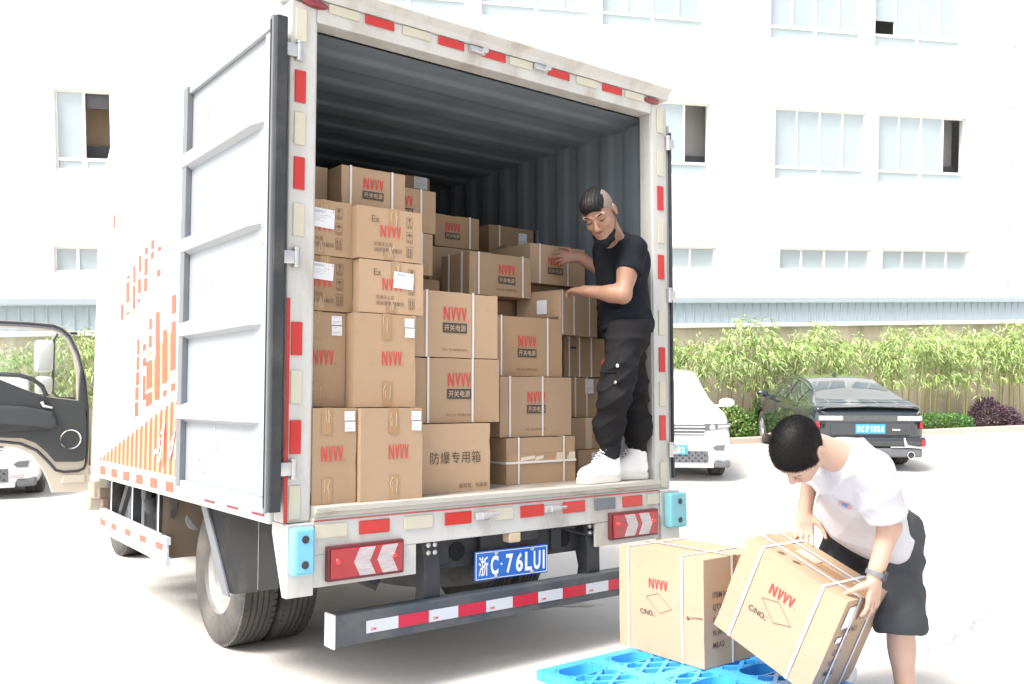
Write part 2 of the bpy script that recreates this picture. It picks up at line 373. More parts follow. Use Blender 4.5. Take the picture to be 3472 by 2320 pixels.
for s0, s1, z0, z1, k, op in WIN:
    bm = B(); w = .045; t0, t1 = T0+.10, T0+.16
    zt0 = z0+.34 if k == 'tall' else z0+.24 if k == 'two' else z0
    for a, b, c, d in ((s0, s1, z1-w, z1), (s0, s1, z0, z0+w), (s0, s0+w, z0+w, z1-w), (s1-w, s1, z0+w, z1-w)): box(bm, a+.002, b-.002, t0, t1, c+.001, d-.001)
    if k in ('tall', 'two'): box(bm, s0+w, s1-w, t0-.006, t1, zt0-.035, zt0+.035)
    nS = 4 if k in ('tall', 'low') else 2; step = (s1-s0)/nS
    for i in range(1, nS): box(bm, s0+i*step-.03, s0+i*step+.03, t0+.004, t1-.004, zt0+(.036 if k in ('tall', 'two') else w), z1-w-.001)
    if k in ('tall', 'two'): box(bm, (s0+s1)/2-.05, (s0+s1)/2+.05, t0+.004, t1-.004, z0+w, zt0-.036)
    wo = put('window', mesh_of(bm, M['winframe']), bld, BA)
    for i in range(nS):
        if i in op: continue
        vent = .36 if (s0 > 15.9 and s0 < 16.1 and z0 > 9 and i == 0) else 0
        bm = B(); box(bm, s0+i*step+.032, s0+(i+1)*step-.032, t0+.025+(i % 2)*.012, t0+.033+(i % 2)*.012, zt0+.036+vent, z1-w-.002); put('pane', mesh_of(bm, M['pane']), wo)
    if k in ('tall', 'two'):
        hw_ = (s1-s0)/2
        for i in range(2):
            bm = B(); box(bm, s0+i*hw_+.052, s0+(i+1)*hw_-.052, t0+.025, t0+.033, z0+w+.002, zt0-.037); put('pane', mesh_of(bm, M['pane']), wo)
    for i in op:   # the room behind an open sash
        bm = B(); a, b = s0+i*step-.2, s0+(i+1)*step+.2
        box(bm, a-.1, b+.1, T0+.95, T0+1.0, z0-.3, z1+.2); box(bm, a-.1, b+.1, T0+.32, T0+.95, z1+.2, z1+.25); put('room', mesh_of(bm, M['roomtan' if s0 < -4 else 'room']), bld, BA)
        bm = B(); box(bm, a+.1, b+.0, T0+.6, T0+.9, z0, z0+.62); put('cabinet', mesh_of(bm, M['roomdark']), bld, BA)
bm = B(); box(bm, -4.1, -3.56, 22.2, 22.24, 6.75, 7.06); put('blind', mesh_of(bm, M['roomdark']), bld, BA)
bm = B(); tube(bm, [(20.65, T0-.09, -1), (20.65, T0-.09, 13)], .06, 10)
pp = put('drain_pipe', mesh_of(bm, M['pipe'], True), bld, BA)
for z in (2.9, 4.6, 6.3, 8.0, 9.7):
    bm = B(); box(bm, 20.56, 20.74, T0-.16, T0+.0, z, z+.04); put('pipe_clip', mesh_of(bm, M['pipe']), pp)
# --- planting
def leaf_mesh(name, P, Dv, L, Wd, m, droop=.25, seed=1):
    # P positions, Dv unit directions, L lengths, Wd widths; every leaf a folded pair of quads
    rs = np.random.RandomState(seed); n = len(P)
    up = rs.normal(size=(n, 3)); up[:, 2] += 1.2
    sd = np.cross(Dv, up); sd /= np.linalg.norm(sd, axis=1)[:, None]+1e-9
    nn = np.cross(sd, Dv)
    L = L[:, None]; Wd = Wd[:, None]; dz = np.array([0, 0, -1.])*L*droop
    a = P; b = P+Dv*L*.4+sd*Wd+nn*Wd*.25; c = P+Dv*L+dz; d = P+Dv*L*.4-sd*Wd+nn*Wd*.25; mid = P+Dv*L*.45+dz*.2
    V = np.stack([a, b, c, d, mid], 1).reshape(-1, 3); i = np.arange(n)[:, None]*5
    F = np.concatenate([i+np.array([[0, 1, 2, 4]]), i+np.array([[0, 4, 2, 3]])], 0)
    return np_mesh(name, V, F, m, smooth=False)
def bamboo_variant(seed, h0=.55, h1=2.75, w=.95):
    rs = np.random.RandomState(seed); P = []; D = []; stems = []
    nst = rs.randint(5, 8)
    for k in range(nst):
        bx, by = rs.uniform(-.35, .35)*w, rs.uniform(-.22, .22); lean = rs.uniform(-.35, .35, 2); hh = rs.uniform(.78, 1)*h1
        pts = [(bx+lean[0]*t*t*.8, by-.25*t*t*abs(lean[1])-.05*t, hh*(t-.10*t**4)) for t in np.linspace(0, 1, 7)]
        stems.append(pts)
        for j in range(rs.randint(24, 33)):
            t = 1-abs(rs.normal())*(.15+.08*(seed % 3)); t = min(max(t, .50), 1.02); i = min(int(t*6), 5); fr = t*6-i
            p = np.array(pts[i])*(1-fr)+np.array(pts[i+1])*fr
            out = rs.normal(size=3); out[2] *= .35; out /= np.linalg.norm(out); r = rs.uniform(.08, .42)*(1.15-.3*t)
            q = p+out*r+np.array([0, -.06, -.25*r])
            for z in range(rs.randint(6, 11)):
                d = out*.8+rs.normal(size=3)*.55+np.array([0, -.1, -.45]); D.append(d/np.linalg.norm(d)); P.append(q+rs.normal(size=3)*.045)
    P = np.array(P); D = np.array(D); n = len(P)
    L = rs.uniform(.09, .17, n); Wd = rs.uniform(.009, .016, n); sel = rs.rand(n) < .42
    bm = B()
    for pts in stems: tube(bm, pts, [.012]*3+[.009]*2+[.005]*2, 5)
    return (leaf_mesh('crown', P[~sel], D[~sel], L[~sel], Wd[~sel], M['leaf1'], .3, seed), leaf_mesh('crown', P[sel], D[sel], L[sel], Wd[sel], M['leaf2'], .3, seed+1), mesh_of(bm, M['cane'], True))
FRAME[0] = 'yard'
BV = [bamboo_variant(s) for s in (11, 23, 37, 41)]
rnd = random.Random(4)
where = ['behind the white SUV', 'between the two parked cars', 'behind the black sedan', 'near the purple shrub', 'beyond the open cab door', 'hidden behind the truck']
spots = [-5.0, -4.2, -3.5, -2.8, -2.1, -1.3, -.2, 1.0, 2.4, 3.8, 5.2, 6.6, 7.6, 8.5, 9.2, 10.0, 10.6, 11.2, 11.8, 12.4, 13.1, 13.9, 14.5, 15.1, 15.7, 16.3, 16.8, 17.3, 17.9, 18.6, 19.2, 19.8]
for i, s in enumerate(spots):
    l1, l2, st = BV[(i*7+i//3) % 4]
    pos = WROT @ Vector((s+rnd.uniform(-.12, .12), 16.12+rnd.uniform(-.1, .12), .06))
    zone = 4 if s < -1 else 5 if s < 8 else 0 if s < 9.4 else 1 if s < 11 else 2 if s < 15.4 else 3
    o = thing('bamboo', None, None, tuple(pos)); del o['_root']
    o.rotation_euler = (0, 0, WA+rnd.uniform(-.35, .35)); sc_ = rnd.uniform(.88, 1.04); o.scale = (rnd.choice((-1, 1))*sc_, sc_, rnd.uniform(.86, 1.0))
    nth = ['first', 'second', 'third', 'fourth', 'fifth', 'sixth', 'seventh', 'eighth', 'ninth', 'tenth', 'eleventh'][sum(1 for q in spots[:i] if (4 if q < -1 else 5 if q < 8 else 0 if q < 9.4 else 1 if q < 11 else 2 if q < 15.4 else 3) == zone)]
    tag(o, '%s leafy bamboo clump from the left %s' % (nth, where[zone]), 'bamboo', 'bamboo clumps along the wall')
    put('crown', l1, o); put('leaf_sprays', l2, o); put('stem', st, o)
def shrub(label, s0, s1, t0, t1, h, n, m, m2, Ls, clip, seed, cat='shrub', group=None):
    rs = np.random.RandomState(seed); P = []; c = WROT @ Vector(((s0+s1)/2, (t0+t1)/2, .05))
    ls, lt = s1-s0, t1-t0
    while len(P) < n:
        u = rs.uniform(-1, 1, 3); u[2] = rs.uniform(0, 1)
        bumps = .82+.18*math.sin(u[0]*5+seed)*math.cos(u[1]*4)
        r = (abs(u[0])**4+abs(u[1])**4+u[2]**4)**.25 if clip else np.linalg.norm(u*[1, 1, .9])/bumps
        if r > 1 or r < .55+.3*rs.rand(): continue
        P.append(u*[ls/2, lt/2, h])
    P = np.array(P); D = P/[ls/2, lt/2, h]; D = D+rs.normal(size=D.shape)*.5; D[:, 2] += .3; D /= np.linalg.norm(D, axis=1)[:, None]
    L = rs.uniform(.7, 1.3, n)*Ls; sel = rs.rand(n) < .4
    o = thing('shrub', label, cat, tuple(c), group); del o['_root']; o.rotation_euler = (0, 0, WA)
    put('foliage', leaf_mesh('foliage', P[~sel], D[~sel], L[~sel], L[~sel]*.26, m, .1, seed), o)
    put('foliage', leaf_mesh('foliage', P[sel], D[sel], L[sel], L[sel]*.26, m2, .1, seed+3), o)
    for k in range(7):
        bm = B(); a = rs.uniform(-.4, .4)*ls; b = rs.uniform(-.3, .3)*lt
        tube(bm, [(a*.6, b*.6, -.1), (a*.8, b*.8, h*.4), (a, b, h*.75)], [.012, .009, .004], 5); put('stem', mesh_of(bm, M['stem']), o)
shrub('bright green leafy shrub between the white SUV and the black sedan', 9.55, 10.75, 15.62, 16.2, .74, 2600, M['shrub'], M['leaf2'], .085, False, 3, group='shrubs in the planting bed')
shrub('tall loose green shrub beside the nose of the black sedan', 10.5, 11.6, 15.65, 16.25, .92, 2400, M['shrub'], M['leaf2'], .09, False, 5, group='shrubs in the planting bed')
shrub('low clipped dark green hedge right of the black sedan', 13.6, 16.2, 15.6, 16.0, .36, 4200, M['hedge'], M['shrub'], .05, True, 8, 'hedge')
shrub('dark purple leaved shrub at the right end of the hedge', 15.95, 17.9, 15.62, 16.3, .66, 3200, M['purple'], mat('purple leaf pale', (.17, .10, .14), .5, var=.3), .06, False, 9, group='shrubs in the planting bed')
shrub('low green shrub beyond the open cab door', -5.2, -2.6, 15.6, 16.1, .40, 1800, M['shrub'], M['leaf2'], .08, True, 12, group='shrubs in the planting bed')
# ================================================================== BOX TRUCK (ramp frame: x right across the tail, y towards the cab, z up)
FRAME[0] = 'ramp'
truck = thing('box_truck', 'white box truck with open rear doors, loaded with cartons', 'truck', (1.04, 1.5, 0))
XL, XR, FZ, TZ, YF = -.13, 2.21, .85, 2.93, 3.05
# --- box shell
SIDE = [(.10, .885), (YF, .885), (YF, 2.74), (YF-.30, 3.02), (.10, 3.02)]
bm = B(); prism(bm, SIDE, 'x', XL, XL+.03); lw = mk('side_wall', bm, M['sidewhite'], truck)
bm = B(); prism(bm, SIDE, 'x', XR-.03, XR); mk('side_wall', bm, M['sidewhite'], truck)
bm = B(); box(bm, XL, XR, YF, YF+.03, .80, 2.74); mk('front_wall', bm, M['sidewhite'], truck)
bm = B(); box(bm, XL-.012, XR+.012, .06, YF-.30, 3.021, 3.07, .01); mk('roof', bm, M['sidewhite'], truck)
bm = B(); prism(bm, [(YF-.30, 3.021), (YF-.30, 3.07), (YF-.27, 3.06), (YF+.04, 2.775), (YF+.04, 2.741), (YF, 2.741)], 'x', XL-.012, XR+.012); mk('roof_slope', bm, M['sidewhite'], truck)
bm = B(); box(bm, XL-.006, XL+.035, .12, YF+.01, .772, .883, .006); rl = mk('bottom_rail', bm, M['sidewhite'], truck)
for k, y in enumerate((.16, .46, .76, 1.38, 1.66, 1.94, 2.22, 2.50, 2.78)):
    bm = B(); box(bm, XL-.010, XL-.0065, y, y+.13, .80, .855); mk('reflective_strip', bm, M['redtape'] if y < 1 else M['orange'], rl)
bm = B(); box(bm, XR-.035, XR+.006, .12, YF+.01, .772, .883, .006); mk('bottom_rail', bm, M['sidewhite'], truck)
bm = B(); box(bm, XL-.02, XL+.03, YF-.03, YF+.05, .74, 2.74, .012); mk('corner_post', bm, M['sidewhite'], truck)
# corrugated lining
def corr(u, pitch=.21, a=.011):
    p = (u/pitch) % 1
    return a*min(1, max(-1, 3.2*math.sin(2*math.pi*p)))*.5
bm = B(); gridsurf(bm, lambda u, v: (XL+.045+corr(.1+u*2.93), .1+u*2.93, FZ+v*2.08), 180, 1); mk('lining_panel', bm, M['lining'], truck, True)
bm = B(); gridsurf(bm, lambda u, v: (XR-.045-corr(.1+u*2.93), .1+u*2.93, FZ+v*2.08), 180, 1); rlin = mk('lining_panel', bm, M['lining'], truck, True)
bm = B(); gridsurf(bm, lambda u, v: (XL+.04+v*(XR-XL-.08), .1+u*2.93, TZ-.006+corr(u*2.93, .34, .014)), 180, 1); mk('ceiling_panel', bm, M['lining'], truck, True)
bm = B(); gridsurf(bm, lambda u, v: (XL+.04+u*(XR-XL-.08), YF-.03+corr(u*2.2), FZ+v*2.08), 120, 1); mk('front_lining', bm, M['lining'], truck, True)
bm = B()
for a, b, c, d in ((1.1, 1.8, 2.41, 2.425), (1.1, 1.115, 1.0, 2.41), (1.785, 1.8, 1.0, 2.41)): box(bm, XR-.085, XR-.06, a, b, c, d)
mk('side_hatch', bm, M['lining'], truck)
bm = B(); box(bm, XL+.03, XR-.03, .02, YF, .79, FZ-.0); mk('cargo_floor', bm, mat('worn deck steel', (.30, .25, .20), .6, var=.2, scale=5, col2=(.45, .42, .38), c2scale=4), truck)
# --- rear frame: posts, header, sill
fr = thing  # noqa
bm = B()
box(bm, -.122, 0, 0, .10, .785, 3.0, .008); box(bm, 2.08, 2.205, 0, .10, .785, 3.0, .008)
box(bm, 0.001, 2.079, .0, .10, TZ, 3.028, .006)
prism(bm, [(-.012, 3.0285), (.10, 3.0285), (.10, 3.078), (-.045, 3.092), (-.055, 3.082), (-.02, 3.055)], 'x', -.122, 2.205)
box(bm, -.006, .006, .012, .06, .9, TZ-.001); box(bm, 2.074, 2.086, .012, .06, .9, TZ-.001)
rf = mk('rear_frame', bm, M['truckwhite'], truck)
bm = B(); prism(bm, [(.02, .8035), (.02, .8505), (-.042, .8515), (-.052, .846), (-.052, .826), (-.040, .822), (-.040, .806), (-.034, .8035)], 'x', .002, 2.078); sl = mk('sill', bm, M['sillmetal'], truck)
bm = B(); box(bm, .0, 2.08, -.03, .06, .648, .8025, .004); box(bm, .0, .5, -.0285, -.012, .515, .6475); box(bm, 1.6, 2.08, -.0285, -.012, .525, .6475)
bm2 = None
sb = mk('rear_beam', bm, M['truckwhite'], truck)
for x0, x1 in ((-.122, -.002), (2.082, 2.235)):
    bm = B(); box(bm, x0, x1, -.04, .0, .487, .7845, .004)
    if x0 < 0: prism(bm, [(.0005, .487), (.11, .74), (.11, .7845), (.0005, .7845)], 'x', -.122, -.114)
    mk('corner_plate', bm, M['truckwhite'], truck)
bm = B(); box(bm, .0, 2.08, -.0335, -.0302, .786, .7925); mk('red_stripe', bm, mat('worn red paint', (.42, .10, .09), .6, var=.3, scale=9), sb)
# --- reflectors
def refl(x0, x1, z0, z1, y, m, par):
    bm = B(); box(bm, x0, x1, y-.007, y-.0005, z0, z1, .002, 1); mk('reflector', bm, M[m], par)
for x, c in ((.052, 'cream'), (.231, 'red'), (.426, 'cream'), (.621, 'red'), (.875, 'red'), (1.048, 'cream'), (1.301, 'red'), (1.5, 'cream'), (1.69, 'red'), (1.863, 'cream')):
    refl(x, x+.15, 2.983, 3.024, -.001, c, rf)
for z, c in ((2.827, 'cream'), (2.558, 'red'), (2.376, 'cream'), (2.184, 'red'), (1.985, 'cream'), (1.481, 'red'), (1.279, 'cream'), (1.07, 'red'), (.80, 'cream')):
    refl(-.10, -.05, z, z+.14, 0, c, rf)
for z, c in ((2.83, 'cream'), (2.577, 'cream'), (2.378, 'red'), (2.187, 'cream'), (1.98, 'red'), (1.658, 'cream'), (1.45, 'red'), (1.255, 'cream'), (1.064, 'red'), (.80, 'cream')):
    refl(2.118, 2.168, z, z+.14, 0, c, rf)
for x, c in ((.003, 'cream'), (.211, 'red'), (.435, 'cream'), (.652, 'red'), (.90, 'cream'), (1.094, 'red'), (1.37, 'red'), (1.588, 'seal'), (1.793, 'red'), (1.983, 'cream')):
    refl(x, x+(.15 if x < 1.9 else .095), .716, .774, -.03, c, sb)
bm = B(); box(bm, -.1215, -.105, -.003, -.0005, .79, 1.72); mk('red_edge_strip', bm, M['red'], rf)
# --- marker lamps, hinges, lock keepers
for x, w_ in ((-.012, .125), (2.078, .13)):
    bm = B(); bmesh.ops.create_uvsphere(bm, u_segments=20, v_segments=10, radius=1, matrix=Matrix.Translation((x, -.004, 3.004)) @ Matrix.Diagonal((w_/2, .024, .019, 1))); mk('marker_lamp', bm, mat('dark red lens', (.20, .015, .025), .2, coat=.5), rf, True)
for x in (-.118, 2.206):
    for z in (2.775, 1.89, 1.01):
        bm = B(); sgn = -1 if x < 0 else 1
        lathe(bm, [(.013, -.042), (.016, -.042), (.016, -.034), (.0125, -.033), (.0125, .033), (.016, .034), (.016, .042), (.013, .042)], 'z', (x+.03 if sgn < 0 else x-.01, -.016, z), 14)
        box(bm, *((x-.035, x+.022) if sgn < 0 else (x-.004, x+.04)), -.022, -.002, z-.028, z+.028, .004)
        mk('hinge', bm, M['galv'], rf, True)
for x, z in ((.839, 3.003), (1.242, 3.006)):
    bm = B(); box(bm, x-.04, x+.05, -.02, -.001, z-.018, z+.016, .004); lathe(bm, [(.016, -.03), (.016, .0)], 'y', (x+.035, -.015, z), 12); tube(bm, [(x-.04, -.025, z-.01), (x+.01, -.035, z-.02), (x+.05, -.03, z)], .008, 6); mk('lock_keeper', bm, M['galv'], rf, True)
for x in (.865, 1.29):
    bm = B(); box(bm, x-.05, x+.05, -.055, -.031, .728, .765, .006); lathe(bm, [(.018, -.045), (.018, .01)], 'x', (x+.03, -.05, .748), 12); tube(bm, [(x+.03, -.055, .75), (x+.08, -.06, .752)], .008, 6); mk('lock_keeper', bm, M['galv'], sb, True)
# --- tail lamps
def tail_lamp(x0, x1, z0, z1, y, flip):
    bm = B(); box(bm, x0, x1, y-.03, y-.001, z0, z1, .006); h = mk('tail_lamp', bm, M['lampdark'], truck)
    bm = B(); box(bm, x0+.012, x1-.012, y-.038, y-.0305, z0+.012, z1-.012, .003); mk('red_lens', bm, M['lampred'], h)
    w = x1-x0; zc = (z0+z1)/2; hh = (z1-z0)/2-.015
    for c in (.32, .62):
        xc = x0+w*c if not flip else x1-w*c-.02
        s_ = -1 if not flip else 1
        pts = [(xc, zc), (xc-s_*.028, zc+hh), (xc-s_*.028+.075, zc+hh), (xc+.075, zc), (xc-s_*.028+.075, zc-hh), (xc-s_*.028, zc-hh)]
        bm = B(); prism(bm, pts, 'y', y-.0415, y-.0385); ch = mk('clear_chevron', bm, M['lampclear'], h)
    for c in (.12, .86):
        bm = B(); bmesh.ops.create_uvsphere(bm, u_segments=12, v_segments=8, radius=.014, matrix=Matrix.Translation((x0+w*c, y-.036, zc+.01))); mk('bulb_lens', bm, mat('bright red lens', (.75, .02, .02), .1, coat=1), h, True)
tail_lamp(.052, .422, .535, .682, -.0285, False)
tail_lamp(1.683, 2.043, .553, .696, -.0285, True)
# --- blue rubber corner buffers
for x0, x1, y1, m in ((-.118, -.022, -.041, 'skyblue'), (2.10, 2.235, -.041, 'skyblue2')):
    z0, z1 = .583, .775
    bm = B(); box(bm, x0, x1, -.10, y1, z0, z1, .014, 3); bu = mk('corner_buffer', bm, M[m], truck, True)
    xc = (x0+x1)/2
    bm = B(); prism(bm, [(x0+.012, z0+.012), (x1-.012, z0+.012), (x1-.012, z1-.012), (x0+.012, z1-.012)], 'y', -.104, -.1005, .003); mk('face_panel', bm, M[m], bu)
    for z in (z0+.045, z1-.045):
        bm = B(); lathe(bm, [(.016, -.1075), (.013, -.1045), (.0125, -.1042)], 'y', (xc, 0, z), 18); mk('bolt_hole', bm, M['black'], bu)
# --- number plate with its bracket and lamp
bm = B(); box(bm, .90, 1.26, .03, .05, .44, .66); box(bm, 1.05, 1.23, .0, .05, .60, .655, .004); mk('plate_bracket', bm, M['black'], truck)
npl = onface((1.068, -.003, .500), (1, 0, .012), (.03, 0, 1))
bm = B(); box(bm, -.222, .222, -.07, .07, -.006, 0, .004, 2); pl = mk('number_plate', bm, M['plateblue'], truck, mw=npl)
bm = B()
for a, b, c, d in ((-.216, .216, .061, .064), (-.216, .216, -.064, -.061), (-.216, -.213, -.061, .061), (.213, .216, -.061, .061)): box(bm, a, b, c, d, .0003, .0012)
mk('plate_border', bm, M['platewhite'], pl)
for ch, x, w_ in (('浙', -.173, .055), ('C', -.108, .046), ('7', -.018, .043), ('6', .042, .043), ('L', .098, .043), ('U', .152, .043), ('I', .194, .012)):
    me = text_mesh(ch, M['platewhite'], .012 if ch == '浙' else .03)
    xs_ = [v.co.x for v in me.vertices]; ys_ = [v.co.y for v in me.vertices]
    put('plate_character', me, pl, Matrix.Translation((x, -.002, .0015)) @ Matrix.Diagonal((w_/(max(xs_)-min(xs_)), .092/(max(ys_)-min(ys_)), 1, 1)))
bm = B(); disc(bm, (-.066, 0, .001), .005, 'z', .002, 10); mk('plate_dot', bm, M['platewhite'], pl)
for x, y in ((-.10, .056), (.12, .056), (-.10, -.056), (.12, -.056)):
    bm = B(); lathe(bm, [(.011, 0), (.010, .005), (.004, .008)], 'z', (x, y, .001), 12); mk('plate_bolt', bm, M['galv'], pl, True)
bm = B(); box(bm, 1.03, 1.10, -.03, .03, .60, .648, .006); mk('plate_lamp', bm, mat('yellowed lamp', (.55, .45, .30), .4), truck)
# --- underride guard
bm = B(); box(bm, .092, 2.02, -.06, .02, .262, .392, .006); ug = mk('underride_guard', bm, mat('dark guard paint', (.050, .060, .073), .5, var=.15, scale=5, col2=(.12, .12, .115), c2scale=3), truck)
bm = B(); box(bm, .080, .0915, -.064, .024, .256, .398, .004); mk('end_cap', bm, M['whitetape'], ug)
bm = B(); box(bm, 2.0205, 2.032, -.064, .024, .256, .398, .004); mk('end_cap', bm, M['whitetape'], ug)
tz0, tz1 = .300, .352
for i in range(11):
    x = .235+i*.158
    bm = B(); box(bm, x, x+.157, -.0625, -.0605, tz0, tz1); o_ = mk('tape_segment', bm, M['whitetape'] if i % 2 == 0 else M['redtape'], ug)
    if i % 2 == 0: put('tape_mark', text_mesh('DM', M['printred'], .03), o_, onface((x+.035, -.0632, tz0+.015), (1, 0, 0), (0, 0, 1), .018, .016))
# --- chassis, springs, axle
bm = B()
for x in (.66, 1.36): box(bm, x, x+.07, .05, 4.6, .52, .70, .004)
box(bm, .56, 1.62, .06, .12, .50, .645, .004)
for y in (.9, 1.9, 2.8): box(bm, .73, 1.36, y, y+.08, .55, .67)
cf = mk('chassis_frame', bm, M['black'], truck)
for x in (.62, .78, 1.45):
    bm = B(); lathe(bm, [(.045, .055), (.045, .0575)], 'y', (x, 0, .575), 20); mk('frame_hole', bm, mat('deep hole', (.006, .006, .007), .9), cf)
for x in (.56, 1.56):
    bm = B(); pts = [(.10, .655), (.02, .655), (-.01, .52), (-.012, .40), (.04, .262), (.10, .262), (.07, .42), (.10, .52)]
    prism(bm, pts, 'x', x, x+.085, .006); gb = mk('guard_bracket', bm, M['black'], truck)
    for dx, dz in ((.025, 0), (.06, 0), (.025, -.035), (.06, -.035)):
        bm = B(); lathe(bm, [(.012, 0), (.012, -.014), (.006, -.018)], 'y', (x+dx, .0+.012, .63+dz), 8); mk('bolt', bm, M['galv'], gb)
for x in (.72, 1.38):
    bm = B()
    for k in range(5): prism(bm, [(.62-.0+k*.07, .43+.012*k), (1.25, .385+.012*k), (1.88-k*.07, .43+.012*k), (1.88-k*.07, .44+.012*k), (1.25, .396+.012*k), (.62+k*.07, .44+.012*k)], 'x', x-.03, x+.03)
    mk('leaf_spring', bm, M['black'], truck)
bm = B(); tube(bm, [(.3, 1.25, .37), (1.78, 1.25, .37)], .05, 12); lathe(bm, [(.05, -.2), (.14, -.1), (.165, 0), (.14, .1), (.05, .2)], 'x', (1.04, 1.25, .37), 20); mk('rear_axle', bm, M['black'], truck, True)
bm = B(); lathe(bm, [(.10, -.3), (.13, -.26), (.13, .3), (.10, .34)], 'y', (.42, .62, .60), 16); tube(bm, [(.32, .25, .62), (.30, .10, .50), (.36, .06, .47)], .03, 8); mk('exhaust_silencer', bm, M['black'], truck, True)
bm = B(); tube(bm, [(1.46, .06, .62), (1.52, .02, .60), (1.58, -.0, .585), (1.66, -.01, .59)], .007, 6); tube(bm, [(1.38, .05, .64), (1.5, .03, .635)], .014, 8); mk('cable', bm, M['black'], truck, True)
bm = B(); lathe(bm, [(.02, -.06), (.37, -.06), (.385, -.02), (.385, .08), (.37, .12), (.02, .12)], 'z', (1.03, .62, .42), 28); mk('spare_wheel', bm, M['tyre'], truck, True)
# --- wheels
TP = [(.205, 0), (.215, -.004), (.25, -.012), (.30, -.014), (.335, -.006), (.355, .006), (.366, .02), (.370, .035)]
for i in range(4): g0 = .05+i*.035; TP += [(.370, g0), (.360, g0+.003), (.360, g0+.009), (.370, g0+.012)]
TP += [(.370, .18), (.366, .20), (.355, .214), (.335, .226), (.30, .232), (.25, .228), (.205, .215)]
def tyre_mesh():
    bm = B(); lathe(bm, TP, 'x', (0, 0, 0), 56, True)
    for k in range(64):   # shoulder lugs
        a = 2*math.pi*k/64
        for h0, h1 in ((.008, .034), (.186, .212)):
            m4 = Matrix.Rotation(a, 4, 'X'); box(bm, h0, h1, -.014, .014, .352, .3708, mat4=m4)
    return mesh_of(bm, M['tyre'], True)
def rim_mesh(dish):
    bm = B()
    lathe(bm, [(.204, .0), (.212, .006), (.205, .02), (.188, .03), (.178, .05), (.172, .09), (.150, .112), (.120, .120), (.095, .118), (.085, .135), (.085, .21), (.2, .21), (.204, .10)] if dish else
          [(.204, .0), (.212, .006), (.205, .02), (.188, .03), (.178, .06), (.16, .07), (.11, .03), (.085, .012), (.08, .03), (.08, .21), (.2, .21), (.204, .1)], 'x', (0, 0, 0), 40, True)
    return mesh_of(bm, M['rim'], True)
TYM, RIMD, RIMF = tyre_mesh(), rim_mesh(True), rim_mesh(False)
for me_ in (TYM,):
    for v in me_.vertices: v.co.x *= .84
bm = B()
lathe(bm, [(.0, .06), (.05, .062), (.068, .08), (.07, .13), (.085, .135)], 'x', (0, 0, 0), 20); HUB = mesh_of(bm, M['black'], True)
bm = B(); lathe(bm, [(.014, .0), (.014, -.028), (.008, -.032)], 'x', (0, 0, 0), 6); NUT = mesh_of(bm, M['galv'])
def wheel(x, y, side, dish):
    # side -1: outer face looks to -x
    m0 = Matrix.Translation((x, y, .370)) if side < 0 else Matrix.Translation((x, y, .370)) @ Matrix.Rotation(math.pi, 4, 'Z')
    w_ = put('wheel', TYM, truck, m0); r_ = put('rim', RIMD if dish else RIMF, w_)
    put('hub', HUB, w_)
    for k in range(6):
        a = math.pi*2*k/6; put('wheel_nut', NUT, w_, Matrix.Translation((.116 if dish else .03, .108*math.cos(a), .108*math.sin(a))))
wheel(.065, 1.25, -1, True); wheel(.285, 1.25, -1, False)
wheel(2.015, 1.25, 1, True); wheel(1.795, 1.25, 1, False)
wheel(.38, 4.45, -1, False); wheel(1.72, 4.45, 1, False)
# --- mud guards
bm = B(); prism(bm, [(1.03, .765), (.70, .385), (.60, .395), (.12, .50), (.12, .765)], 'x', -.085, -.079); mg = mk('mud_guard', bm, M['mudblack'], truck)
bm = B(); prism(bm, [(1.06, .765), (.735, .372), (.655, .372), (.975, .765)], 'x', -.10, -.0855, .003); mk('guard_strut', bm, mat('strut grey', (.13, .145, .165), .45, var=.1), mg)
bm = B(); box(bm, -.0865, -.0855, .338, .342, .46, .765); mk('guard_seam', bm, M['rim'], mg)
bm = B(); gridsurf(bm, lambda u, v: (-.10+u*.6, 1.70-.03*math.sin(v*2)+.01*math.sin(u*9), .40+v*.38), 10, 6); mk('mud_flap', bm, M['mudbrown'], truck, True)
# --- side guard (left) with tanks behind it
sg = mk('side_guard', (lambda b: (prism(b, [(3.0, .555), (2.98, .565), (1.57, .538), (1.565, .498), (3.0, .513)], 'x', -.112, -.085), b)[1])(B()), M['alu'], truck)
bm = B(); prism(bm, [(3.02, .452), (1.9, .445), (1.57, .43), (1.565, .385), (1.9, .398), (3.02, .412)], 'x', -.112, -.085); mk('lower_rail', bm, M['alu'], sg)
bm = B(); prism(bm, [(2.99, .508), (1.58, .493), (1.58, .436), (1.9, .450), (2.99, .457)], 'x', -.100, -.090); mk('reflective_band', bm, M['whitetape'], sg)
for y in (1.66, 1.98, 2.30, 2.62, 2.9):
    bm = B(); box(bm, -.1025, -.1005, y, y+.12, .458, .492); mk('reflective_patch', bm, M['orange'], sg)
for y in (1.80, 2.33, 2.82):
    bm = B(); box(bm, -.082, -.03, y, y+.05, .40, .775); mk('guard_post', bm, M['black'], sg)
    bm = B(); box(bm, -.0835, -.0822, y, y+.022, .50, .775); mk('post_edge', bm, M['alu'], sg)
for y0, y1 in ((1.62, 1.80), (2.50, 2.82)):
    bm = B(); prism(bm, [(y0, .765), (y0+.07, .765), (y1+.02, .46), (y1-.05, .46)], 'x', -.06, -.03); mk('guard_brace', bm, M['black'], sg)
bm = B(); box(bm, .0, .38, 1.85, 2.42, .38, .70, .05, 4); ft = mk('fuel_tank', bm, mat('black tank', (.035, .038, .042), .35, var=.1), truck, True)
bm = B(); tube(bm, [(.0, 2.15, .64), (-.03, 2.13, .70), (-.045, 2.10, .735)], [.06, .05, .045], 14); lathe(bm, [(.046, 0), (.05, .01), (.048, .035), (.02, .04)], 'x', (-.09, 2.09, .735), 14); mk('filler_cap', bm, M['black'], ft, True)
